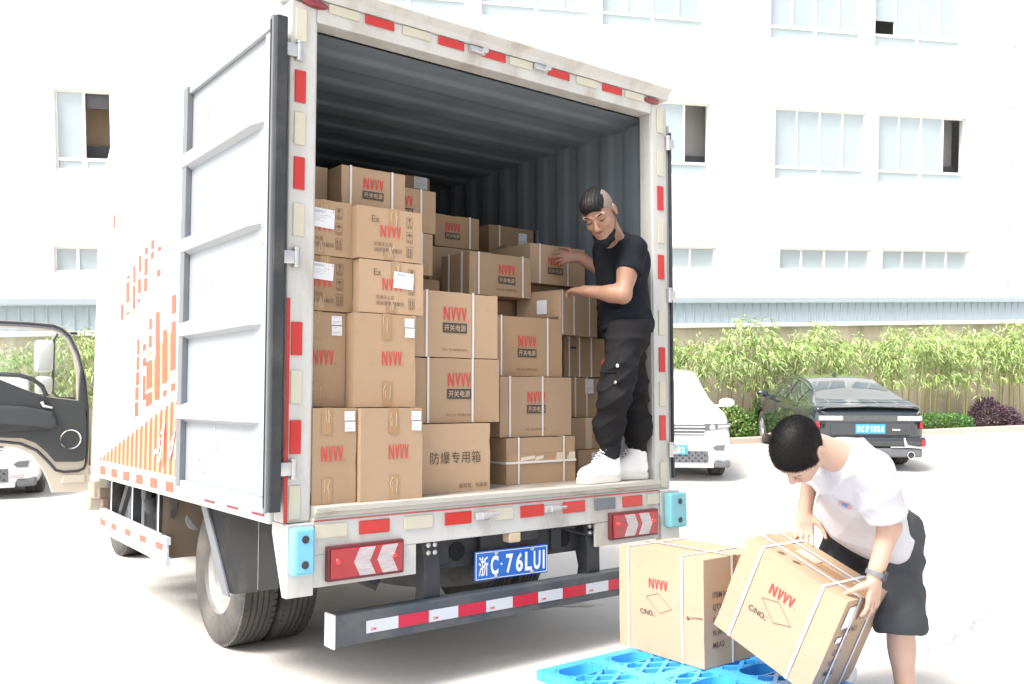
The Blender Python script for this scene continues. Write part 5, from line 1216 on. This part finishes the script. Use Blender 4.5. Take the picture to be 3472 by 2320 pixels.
shoe((2.045, .035, .8525), (1.775, .10, .8525), body1, .165)
# ------------------------------------------------------------------ man in white, bending over the tilted carton
M2 = thing('person', 'man in white t-shirt and dark shorts bending over the tilted carton', 'person', (1.95, -1.38, .002))
hd2 = Head((1.208, -1.540, 1.112), cv(-.343, -.926, .159), cv(-.62, .35, .70), 1.0)
neck = NV(1.41, -1.575, 1.085); Ls, Rs = NV(1.462, -1.690, 1.035), NV(1.60, -1.40, 1.04); Le, Re = NV(1.588, -1.675, .815), NV(1.715, -1.255, 1.00); Lw, Rw = NV(1.535, -1.640, .628), NV(1.718, -1.215, .815)
chest = (Ls+Rs)/2*.7+NV(1.66, -1.50, .93)*.3; waist = NV(1.83, -1.445, .79); hL, hR = NV(1.905, -1.50, .71), NV(1.965, -1.30, .705); kL, kR = NV(1.79, -1.588, .435), NV(1.88, -1.20, .43); aL, aR = NV(1.905, -1.545, .075), NV(2.06, -1.17, .075)
lat = unit(Rs-Ls); spine = unit(neck-waist); fw = unit(np.cross(spine, lat))
S_ = Sdf(); hd2.build(S_, 1.25)
S_.cone(hd2.p(-.035, 0, -.04), neck+NV(.02, 0, -.01), .056, .064, .03)
S_.cone(chest, waist, .13, .115, .04, flat=(fw, 1.4)); S_.cone(Ls, Rs, .055, None, .04); S_.cone(hL, hR, .10, None, .04)
for a, b, r1, r2 in ((Ls, Le, .050, .043), (Rs, Re, .050, .042), (Le, Lw, .043, .028), (Re, Rw, .042, .027), (hL, kL, .082, .058), (hR, kR, .082, .058), (kL, aL, .054, .036), (kR, aR, .054, .036)): S_.cone(a, b, r1, r2, .02)
for k_, a_ in ((kL, aL), (kR, aR)): S_.ell(k_*.68+a_*.32+NV(.022, .01, 0), np.eye(3), NV(.05, .05, .105), .03); S_.cone(a_, a_+NV(-.13, -.05, -.035), .036, .028, .02)
hand(S_, Lw, NV(.03, .42, -.90)+NV(-.02, -.35, .1), NV(.05, .95, .25), NV(-1, .0, .05), [(.05, .30, .30), (.05, .30, .30), (.08, .3, .3), (.1, .3, .3)], 1.02, .16, (.35, .8, .45), .5)
hand(S_, Rw, NV(-.12, -.02, -1), NV(-.75, -.45, .1), NV(.35, -.75, -.1), [(.30, .45, .3), (.35, .5, .35), (.4, .5, .35), (.45, .5, .4)], 1.0, .14, (.55, .75, .1), .1)
body2, V2, F2 = sobj('body', S_, .0050, M['skin2'], M2)
S_ = Sdf(); hd2.cranium(S_, .008)
for g in (-1, 1): S_.cone(hd2.p(.035, g*.068, .02), hd2.p(.022, g*.068, -.03), .016, .010, .01)
for g in (-1, 1): S_.ell(hd2.p(-.012, g*.088, -.012), hd2.R, NV(.026, .022, .036)*1.05, .008, None, 'sub')
S_.plane(hd2.p(.0, 0, -.030), -(hd2.u-.80*hd2.f))
rsn = np.random.RandomState(3); FQ = rsn.normal(size=(14, 3))*260
hair_noise = lambda P: (sum(np.sin(P@q.astype(np.float32)+i) for i, q in enumerate(FQ))*.00005).astype(np.float32)
hair2, HV, HF = sobj('hair', S_, .0042, M['hair'], body2, hair_noise, 0)
rs = np.random.RandomState(5); pick = np.concatenate([HF]*3)   # short bristles standing off the scalp
hc = HV[pick].mean(1)+rs.normal(size=(len(pick), 3))*.0016; hn = np.cross(HV[pick[:, 2]]-HV[pick[:, 0]], HV[pick[:, 3]]-HV[pick[:, 1]]); hn /= np.linalg.norm(hn, axis=1)[:, None]+1e-9
hn = hn+rs.normal(size=hn.shape)*.18+hd2.f*.45; hn /= np.linalg.norm(hn, axis=1)[:, None]; L_ = rs.uniform(.004, .009, len(hc))[:, None]; sd_ = np.cross(hn, rs.normal(size=hn.shape)); sd_ /= np.linalg.norm(sd_, axis=1)[:, None]
Vb = np.stack([hc-sd_*.0005, hc+sd_*.0005, hc+hn*L_], 1).reshape(-1, 3); put('hair_bristles', np_mesh('hair_bristles', Vb, np.arange(len(Vb)).reshape(-1, 3), M['hair'], False), hair2)['kind'] = 'stuff'
for g in (-1, 1):
    bm = B(); tube(bm, [hd2.p(.080, g*.056, .020), hd2.p(.0905, g*.038, .027), hd2.p(.0965, g*.016, .022)], [.0012, .003, .002], 6); mk('eyebrow', bm, M['hair'], body2)
    bm = B(); tube(bm, [hd2.p(.083, g*.047, .000), hd2.p(.0915, g*.036, -.004), hd2.p(.0905, g*.022, -.003)], [.0006, .0014, .0008], 6); mk('eyelash', bm, M['hair'], body2)
bm = B(); tube(bm, [hd2.p(.094, -.023, -.0715), hd2.p(.1055, -.008, -.0705), hd2.p(.1055, .008, -.0705), hd2.p(.094, .023, -.0715)], [.001, .003, .003, .001], 6); mk('lips', bm, M['lip'], body2)
# t-shirt, hanging loose
S_ = Sdf(); S_.cone(chest, waist+NV(.03, .01, -.01), .172, .172, .05, flat=(fw, 1.32)); S_.cone(Ls, Rs, .070, None, .05); S_.cone(neck+NV(.03, .0, -.02), (Ls+Rs)/2, .072, .10, .05)
S_.ell(waist+fw*.05+spine*.03, np.stack([fw, lat, spine]), NV(.10, .16, .12), .05)
S_.cone(Ls, Ls+(Le-Ls)*.98, .074, .088, .04, cut=(Ls+(Le-Ls)*.80, Le-Ls)); S_.cone(Rs, Rs+(Re-Rs)*.95, .072, .080, .04, cut=(Rs+(Re-Rs)*.75, Re-Rs))
S_.plane(waist-spine*.055+NV(.02, 0, 0), -spine+NV(0, 0, -.15)); S_.plane(neck+unit(hd2.c-neck)*.012, unit(hd2.c-neck)+NV(0, 0, .25))
tee2, TV2, TF2 = sobj('t_shirt', S_, .0062, M['tee_white'], body2, folds([(tuple(lat*.6+spine*.7), 42), (tuple(lat*.3-spine*.9), 58), ((.2, .8, .6), 34)], .0085, 14))
# knee-length shorts
S_ = Sdf(); S_.cone(hL+NV(-.0, 0, .02), hR+NV(0, 0, .02), .132, .130, .05); S_.cone(waist-spine*.03, (hL+hR)/2, .150, .15, .05, flat=(fw, 1.2))
for h_, k_, a_ in ((hL, kL, aL), (hR, kR, aR)): S_.cone(h_, k_, .118, .102, .03); S_.cone(k_, k_+(a_-k_)*.25, .098, .088, .03)
S_.plane(waist+spine*.01, spine); S_.plane((0, 0, .375), (0, 0, -1))
sh2, SV2, SF2 = sobj('shorts', S_, .0062, M['shorts'], body2, folds([((.3, .1, 1), 48), ((.7, .5, .5), 40), ((-.4, .5, .8), 66)], .0050, 21))
bm = B()
for k_, a_ in ((0, aL), (1, aR)): pass
bm.free()
shoe(aL+NV(.05, .02, -.0735), aL+NV(-.20, -.08, -.0735), body2, .10); shoe(aR+NV(.05, .02, -.0735), aR+NV(-.20, -.08, -.0735), body2, .10)
# watch strap on the near wrist
wd = unit(Lw-Le); q = Vector(wd).to_track_quat('Z', 'Y').to_matrix().to_4x4(); q.translation = Vector((Lw-wd*.012).tolist())
bm = B(); lathe(bm, [(.0335, -.009), (.0365, -.009), (.0365, .009), (.0335, .009)], 'z', (0, 0, 0), 28, True); wt = mk('wrist_band', bm, M['seal'], M2, True, q)
p_, n_ = surf_at(V2, F2, 2004, 1336)
bm = B(); box(bm, -.012, .012, -.020, .020, -.004, .007, .004); nb = Vector((CR*.75-CD*.6).tolist()); zz = Vector(wd); xx_ = zz.cross(nb).normalized(); nb = xx_.cross(zz)
cc = Vector((Lw-wd*.012).tolist())+nb*.035
mk('watch_case', bm, M['black'], wt, False, q.inverted() @ Matrix(((xx_.x, zz.x, nb.x, cc.x), (xx_.y, zz.y, nb.y, cc.y), (xx_.z, zz.z, nb.z, cc.z), (0, 0, 0, 1))))
# round emblem on the shirt
bm = B(); lathe(bm, [(.021, 0), (.026, 0), (.026, .0006), (.021, .0006)], 'z', (0, 0, 0), 30, True); em = stick('emblem_ring', bm, M['pinkprint'], TV2, TF2, 1935, 1160, tee2, .006)
bm = B(); disc(bm, (0, 0, 0), .0125, 'z', .0008, 24); mk('emblem_disc', bm, M['blueprint'], em)
# ================================================================== PARKED CARS (yard frame)
FRAME[0] = 'yard'
def crom(P, n):
    P = np.asarray(P, float); out = []
    for i in range(len(P)-1):
        p0, p1, p2, p3 = P[max(i-1, 0)], P[i], P[i+1], P[min(i+2, len(P)-1)]
        for k in range(n):
            t = k/n; out.append(.5*((2*p1)+(-p0+p2)*t+(2*p0-5*p1+4*p2-p3)*t*t+(-p0+3*p1-3*p2+p3)*t**3))
    out.append(P[-1]); return np.array(out)
def car_surface(st, ns=7, nv=6):
    A = crom(st, ns); rows = []
    for y, zb, w, zs, zt, wr in A:
        hh = zs-zb
        pts = [(0, zb), (w*.82, zb+.01), (w*.965, zb+.07), (w*.995, zb+hh*.45), (w*.985, zb+hh*.75), (w*.94, zs), (wr+.02, zt-(zt-zs)*.16), (wr*.86, zt-(zt-zs)*.045), (0, zt)]
        h_ = crom(pts, nv); full = np.concatenate([h_*[-1, 1], h_[::-1][1:]], 0)
        rows.append(np.stack([full[:, 0], np.full(len(full), y), full[:, 1]], 1))
    return np.array(rows)
def car(name, label_, st, wheels, wr_, paint, rot, loc, glass, ns=7, nv=6):
    o = thing(name, label_, 'car', loc); del o['_root']; o.rotation_euler = (0, 0, rot)
    G = car_surface(st, ns, nv); nr, nc = G.shape[:2]; nh = 8*nv
    c = G.mean((0, 1)); V = G.reshape(-1, 3); F = []; glassF = {}
    for i in range(nr-1):
        for j in range(nc-1):
            ctr = (G[i, j]+G[i+1, j+1])/2
            if any(abs(ctr[0]) > .55 and (ctr[1]-wy)**2+(ctr[2]-wr_)**2 < (wr_+.055)**2 for wy in wheels): continue
            q = (i*nc+j, (i+1)*nc+j, (i+1)*nc+j+1, i*nc+j+1); F.append(q)
            jj = j if j < nh else 2*nh-1-j
            for gname, (s0, s1, v0, v1, side) in glass.items():
                if s0 <= i/ns < s1 and v0 <= jj/nv < v1 and (side == 0 or (side < 0) == (j < nh)): glassF.setdefault(gname, []).append(q)
    F = np.array(F)
    me = np_mesh('body', V, F[:, ::-1], paint); bm = B(); bm.from_mesh(me)
    bm.verts.ensure_lookup_table()
    for i in (0, nr-1): bm.faces.new([bm.verts[i*nc+j] for j in range(nc-1)])
    bmesh.ops.recalc_face_normals(bm, faces=bm.faces); bm.to_mesh(me); bm.free(); me.polygons.foreach_set('use_smooth', [True]*len(me.polygons)); me.set_sharp_from_angle(angle=rad(50))
    body = put('body', me, o)
    for gname, qs in glassF.items():
        qs = np.array(qs); u, inv = np.unique(qs, return_inverse=True); Vq = V[u].copy(); d = Vq-np.array([0, 1, .75])*Vq-np.array([0, 0, .75])*0
        nrm = Vq-np.stack([np.zeros(len(Vq)), Vq[:, 1], np.full(len(Vq), .70)], 1); nrm /= np.linalg.norm(nrm, axis=1)[:, None]
        Vq += nrm*.006; nm = gname.rstrip('0123456789'); put(nm, np_mesh(nm, Vq, inv.reshape(qs.shape)[:, ::-1], M['paleglass'] if paint is M['carwhite'] and nm == 'windscreen' else M['carglass']), body)
    bm = B(); box(bm, -.72, .72, .25, st[-1][0]-.25, .22, .62); mk('underbody', bm, M['black'], o)
    for wy in wheels:
        for sx in (-1, 1):
            xo = sx*(max(s[2] for s in st)-.03)
            m0 = Matrix.Translation((xo, wy, wr_)) @ (Matrix.Rotation(math.pi, 4, 'Z') if sx > 0 else Matrix())
            bm = B(); lathe(bm, [(wr_*.62, .0), (wr_*.80, -.006), (wr_*.96, .01), (wr_, .035), (wr_, .085), (wr_-.008, .088), (wr_-.008, .094), (wr_, .097), (wr_, .13), (wr_-.008, .133), (wr_-.008, .139), (wr_, .142), (wr_, .19), (wr_*.96, .215), (wr_*.62, .22)], 'x', (0, 0, 0), 36, True); w_ = mk('wheel', bm, M['tyre'], o, True, m0)
            bm = B(); lathe(bm, [(wr_*.63, .012), (wr_*.55, .03), (wr_*.5, .05), (wr_*.2, .02), (.02, .015)], 'x', (0, 0, 0), 30)
            for k in range(5): box(bm, .006, .03, -.03, .03, .05, wr_*.6, mat4=Matrix.Rotation(2*math.pi*k/5, 4, 'X'))
            mk('rim', bm, M['carsilver'], w_, True)
    return o, body
def plate(o, c, s, text, m=None, flip=False):
    u = (1, 0, 0) if not flip else (-1, 0, 0)
    bm = B(); box(bm, -.22*s, .22*s, -.07*s, .07*s, -.008, 0, .003); p = mk('number_plate', bm, mat('car plate blue', (.05, .30, .68), .35), o, False, onface(c, u, (0, 0, 1)))
    for ch, x, w_ in text:
        me = text_mesh(ch, M['platewhite'], .012 if ord(ch) > 999 else .03); xs_ = [v.co.x for v in me.vertices]; ys_ = [v.co.y for v in me.vertices]
        put('plate_character', me, p, Matrix.Translation((x*s, 0, .0015)) @ Matrix.Diagonal((w_*s/(max(xs_)-min(xs_)), .09*s/(max(ys_)-min(ys_)), 1, 1)))
    return p
# --- black fastback sedan, tail towards the truck
ST = [(-.05, .40, .70, .86, .93, .66), (.0, .34, .80, .90, .975, .74), (.10, .30, .875, .955, 1.04, .78), (.42, .26, .905, .985, 1.115, .72), (1.0, .22, .915, .985, 1.285, .60), (1.55, .2, .915, .98, 1.405, .575), (2.1, .2, .915, .97, 1.44, .585), (2.65, .2, .915, .965, 1.41, .595), (3.15, .2, .91, .955, 1.22, .64), (3.6, .2, .905, .93, .985, .78), (4.15, .22, .88, .82, .88, .76), (4.48, .26, .80, .70, .75, .68), (4.6, .30, .70, .60, .65, .6)]
SH = rad(-3)    # heading a little right of straight away
rr = Vector((6.50, 15.19, 0)); off = Matrix.Rotation(SH, 4, 'Z') @ Vector((.80, .90, 0))
sed, sb_ = car('black_sedan', 'black fastback sedan parked nose-in by the hedge, seen from behind', ST, (.90, 3.62), .325, M['carblack'], SH, tuple(rr-off),
               {'rear_window': (2.55, 5.0, 6.2, 8, 0), 'side_window1': (4.1, 5.35, 5.15, 6.0, -1), 'side_window2': (5.45, 6.9, 5.15, 6.0, -1), 'side_window3': (7.0, 8.35, 5.15, 6.0, -1), 'side_window4': (4.1, 6.9, 5.15, 6.0, 1), 'windscreen': (7.55, 8.9, 6.3, 8, 0)})
G_ = car_surface(ST); nv_ = 6; pth = [G_[i, int(6.05*nv_)]+np.array([-.008, 0, .006]) for i in range(28, 59)]
bm = B(); tube(bm, [p.tolist() for p in pth], .011, 6); mk('window_trim', bm, M['chrome'], sb_, True)
pth = [G_[i, int(5.0*nv_)]+np.array([-.010, 0, .0]) for i in range(26, 60)]
bm = B(); tube(bm, [p.tolist() for p in pth], .008, 6); mk('belt_trim', bm, M['chrome'], sb_, True)
def spart(name, m, *boxes, bev=.01, par=None, smooth=False):
    bm = B()
    for b_ in boxes: box(bm, *b_, bev)
    return mk(name, bm, m, par or sed, smooth)
bm = B(); prism(bm, [(-.80, .985), (-.66, 1.022), (0, 1.045), (.66, 1.022), (.80, .985), (.80, .978), (.66, 1.010), (0, 1.030), (-.66, 1.010), (-.80, .978)], 'y', .0, .13); mk('boot_lip', bm, M['carblack'], sed)
spart('tail_light_bar', M['carglass'], (-.78, .78, -.012, .05, .80, .90), bev=.012)
for s in (-1, 1):
    h = spart('tail_lamp', M['lampclear'], (min(s*.42, s*.80), max(s*.42, s*.80), -.022, -.0125, .815, .888), bev=.004)
    for k in range(5):
        x = s*(.46+k*.07); bm = B(); prism(bm, [(x-.028, .82), (x+.022, .82), (x+.030, .882), (x-.020, .882)], 'y', -.028, -.0225); mk('lamp_segment', bm, M['whitetape'], h)
    bm = B(); box(bm, s*.80-.03, s*.80+.03, -.01, .10, .68, .79, .02); mk('lamp_end', bm, M['lampred'], h)
spart('boot_panel', M['carblack'], (-.62, .62, -.022, .05, .575, .785), bev=.02)
spart('rear_bumper', M['carblack'], (-.86, .86, -.06, .12, .40, .565), bev=.045, smooth=True)
spart('bumper_insert', M['carplastic'], (-.80, .80, -.055, .10, .24, .385), bev=.03)
spart('bumper_trim', M['carsilver'], (-.80, -.30, -.068, -.056, .395, .412), (.30, .80, -.068, -.056, .395, .412), bev=.003)
for s in (-1, 1):
    spart('rear_reflector', M['red'], (min(s*.79, s*.845), max(s*.79, s*.845), -.066, -.05, .42, .52), bev=.006)
    bm = B(); prism(bm, [(s*.50, .55), (s*.52, .55), (s*.56, .44), (s*.78, .40), (s*.78, .385), (s*.52, .40)], 'y', -.072, -.06); mk('corner_trim', bm, M['carsilver'], sed)
    bm = B(); lathe(bm, [(.048, -.11), (.058, -.11), (.058, .1), (.048, .1)], 'y', (s*.60, 0, .285), 20, True); ex = mk('exhaust_tip', bm, M['chrome'], sed, True)
    bm = B(); disc(bm, (s*.60, -.09, .285), .047, 'y', .01, 16); mk('exhaust_bore', bm, M['black'], ex)
    bm = B(); bmesh.ops.create_uvsphere(bm, u_segments=14, v_segments=8, radius=1, matrix=Matrix.Translation((s*.97, 3.15, 1.03)) @ Matrix.Diagonal((.11, .07, .07, 1))); box(bm, min(s*.82, s*.96), max(s*.82, s*.96), 3.12, 3.18, .95, 1.01); mk('wing_mirror', bm, M['carblack'], sed, True)
plate(sed, (.0, -.033, .685), 1.05, (('浙', -.175, .05), ('C', -.115, .04), ('P', -.045, .04), ('1', .015, .015), ('8', .065, .04), ('2', .12, .04), ('6', .175, .04)))
spart('badge', M['carsilver'], (.34, .46, -.026, -.0215, .66, .685), bev=.001)
put('badge_lettering', text_mesh('LYNK&CO', M['carplastic'], .02), sed, onface((.0, -.0295, .855), (1, 0, 0), (0, 0, 1), .042, .03))
for ch in sed.children:
    if ch.name.split('.')[0] in ('boot_lip', 'tail_light_bar', 'tail_lamp', 'boot_panel', 'rear_bumper', 'bumper_insert', 'bumper_trim', 'rear_reflector', 'corner_trim', 'exhaust_tip', 'number_plate', 'badge', 'badge_lettering'): ch.matrix_basis = Matrix.Translation((0, -.045, 0)) @ ch.matrix_basis
bm = B(); prism(bm, [(1.75, 1.415), (1.95, 1.43), (1.78, 1.49)], 'x', -.018, .018); mk('roof_fin', bm, M['carblack'], sed)
# --- white SUV facing the truck's tail, and the white car beyond the cab door
SU = [(0, .34, .80, .98, 1.05, .72), (.10, .28, .87, 1.02, 1.30, .64), (.45, .22, .905, 1.03, 1.52, .60), (1.2, .2, .91, 1.02, 1.575, .61), (2.0, .2, .91, 1.01, 1.57, .615), (2.55, .2, .91, 1.0, 1.48, .63), (3.0, .2, .91, .99, 1.22, .68), (3.3, .2, .905, .975, 1.06, .78), (3.75, .21, .90, .93, 1.01, .80), (4.08, .23, .87, .86, .94, .78), (4.20, .26, .83, .70, .80, .74), (4.23, .30, .78, .60, .66, .7)]
def suv(label_, loc, rot, ptext):
    o, b_ = car('white_car', label_, SU, (.80, 3.40), .335, M['carwhite'], rot, loc, {'windscreen': (5.15, 6.75, 6.25, 8, 0), 'side_window1': (1.6, 3.4, 5.2, 6.0, -1), 'side_window2': (3.5, 5.2, 5.2, 6.0, -1), 'side_window3': (1.6, 5.2, 5.2, 6.0, 1)})
    Yf = 4.235
    def sp_(name, m, *bx_, bev=.008, par=None):
        bm = B()
        for q in bx_: box(bm, *q, bev)
        return mk(name, bm, m, par or o)
    gr = sp_('grille', M['carplastic'], (-.46, .46, Yf-.03, Yf+.02, .70, .86))
    for z in (.725, .775, .825): sp_('grille_bar', M['chrome'], (-.47, .47, Yf+.021, Yf+.032, z-.010, z+.010), bev=.003, par=gr)
    for s in (-1, 1):
        bm = B(); prism(bm, [(s*.45, .76), (s*.84, .82), (s*.86, .87), (s*.47, .87)], 'y', Yf-.12, Yf-.0, .006); h = mk('headlamp', bm, M['carplastic'], o)
        bm = B(); lathe(bm, [(.045, 0), (.042, .012), (.02, .02)], 'y', (s*.58, Yf+.001, .815), 18); mk('lamp_lens', bm, M['lampclear'], h, True)
        bm = B(); prism(bm, [(s*.66, .80), (s*.82, .825), (s*.84, .855), (s*.66, .855)], 'y', Yf-.0, Yf+.008); mk('lamp_strip', bm, M['lampclear'], h)
        bm = B(); prism(bm, [(s*.55, .52), (s*.60, .46), (s*.76, .46), (s*.78, .58), (s*.62, .57)], 'y', Yf-.06, Yf+.012, .006); f = mk('fog_surround', bm, M['whitetape'], o)
        bm = B(); prism(bm, [(s*.58, .52), (s*.62, .48), (s*.74, .48), (s*.76, .56), (s*.63, .555)], 'y', Yf+.0125, Yf+.018); mk('fog_grille', bm, M['carplastic'], f)
        sp_('fog_lamp', M['lampclear'], (min(s*.52, s*.70), max(s*.52, s*.70), Yf-.02, Yf+.025, .345, .395))
        bm = B(); bmesh.ops.create_uvsphere(bm, u_segments=14, v_segments=8, radius=1, matrix=Matrix.Translation((s*1.02, 2.95, 1.08)) @ Matrix.Diagonal((.13, .07, .075, 1))); box(bm, min(s*.84, s*.96), max(s*.84, s*.96), 2.92, 2.98, 1.02, 1.05); mk('wing_mirror', bm, M['carwhite'], o, True)
    lg = sp_('lower_grille', M['carplastic'], (-.52, .52, Yf-.03, Yf+.012, .30, .47))
    me = None
    for r_ in range(4):
        for c_ in range(11):
            x = -.47+c_*.092+(r_ % 2)*.046; z = .325+r_*.04
            if abs(x) > .5: continue
            bm = B(); lathe(bm, [(.017, 0), (.015, .004)], 'y', (x, Yf+.0125, z), 6); mk('grille_cell', bm, M['black'], lg)
    sp_('skid_plate', M['carsilver'], (-.60, .60, Yf-.05, Yf+.03, .225, .285), bev=.012); [sp_('bumper_corner', M['carplastic'], (a, b, Yf-.16, Yf+.012, .225, .335), bev=.03) for a, b in ((-.84, -.605), (.605, .84))]
    plate(o, (0, Yf+.030, .49), 1., ptext, flip=True)
    return o
H1 = rad(180-3); fl = Vector((3.20, 14.07, 0)); off = Matrix.Rotation(H1, 4, 'Z') @ Vector((-.80, 3.40, 0))
suv('white SUV facing the camera, half hidden by the right rear post of the truck', tuple(fl-off), H1, (('浙', -.175, .05), ('C', -.11, .04), ('A', -.03, .04), ('8', .03, .04), ('8', .09, .04), ('2', .15, .04)))
H2 = rad(180+24); fl = Vector((-6.75, 12.33, 0)); off = Matrix.Rotation(H2, 4, 'Z') @ Vector((-.55, 3.40, 0))
suv('white car seen under and behind the open cab door', tuple(fl-off), H2, (('浙', -.175, .05), ('C', -.11, .04), ('D', -.03, .04), ('3', .03, .04), ('7', .09, .04), ('1', .15, .04)))
# ================================================================== set every top-level object into its frame
for o in FR['ramp']: o.matrix_world = RAMP @ o.matrix_basis
for o in FR['yard']: o.matrix_world = YARD @ o.matrix_basis
for o in bpy.data.objects:
    if '_root' in o: del o['_root']
    for k_ in ('w', 'h', 'd'):
        if k_ in o: del o[k_]
bpy.context.view_layer.update()
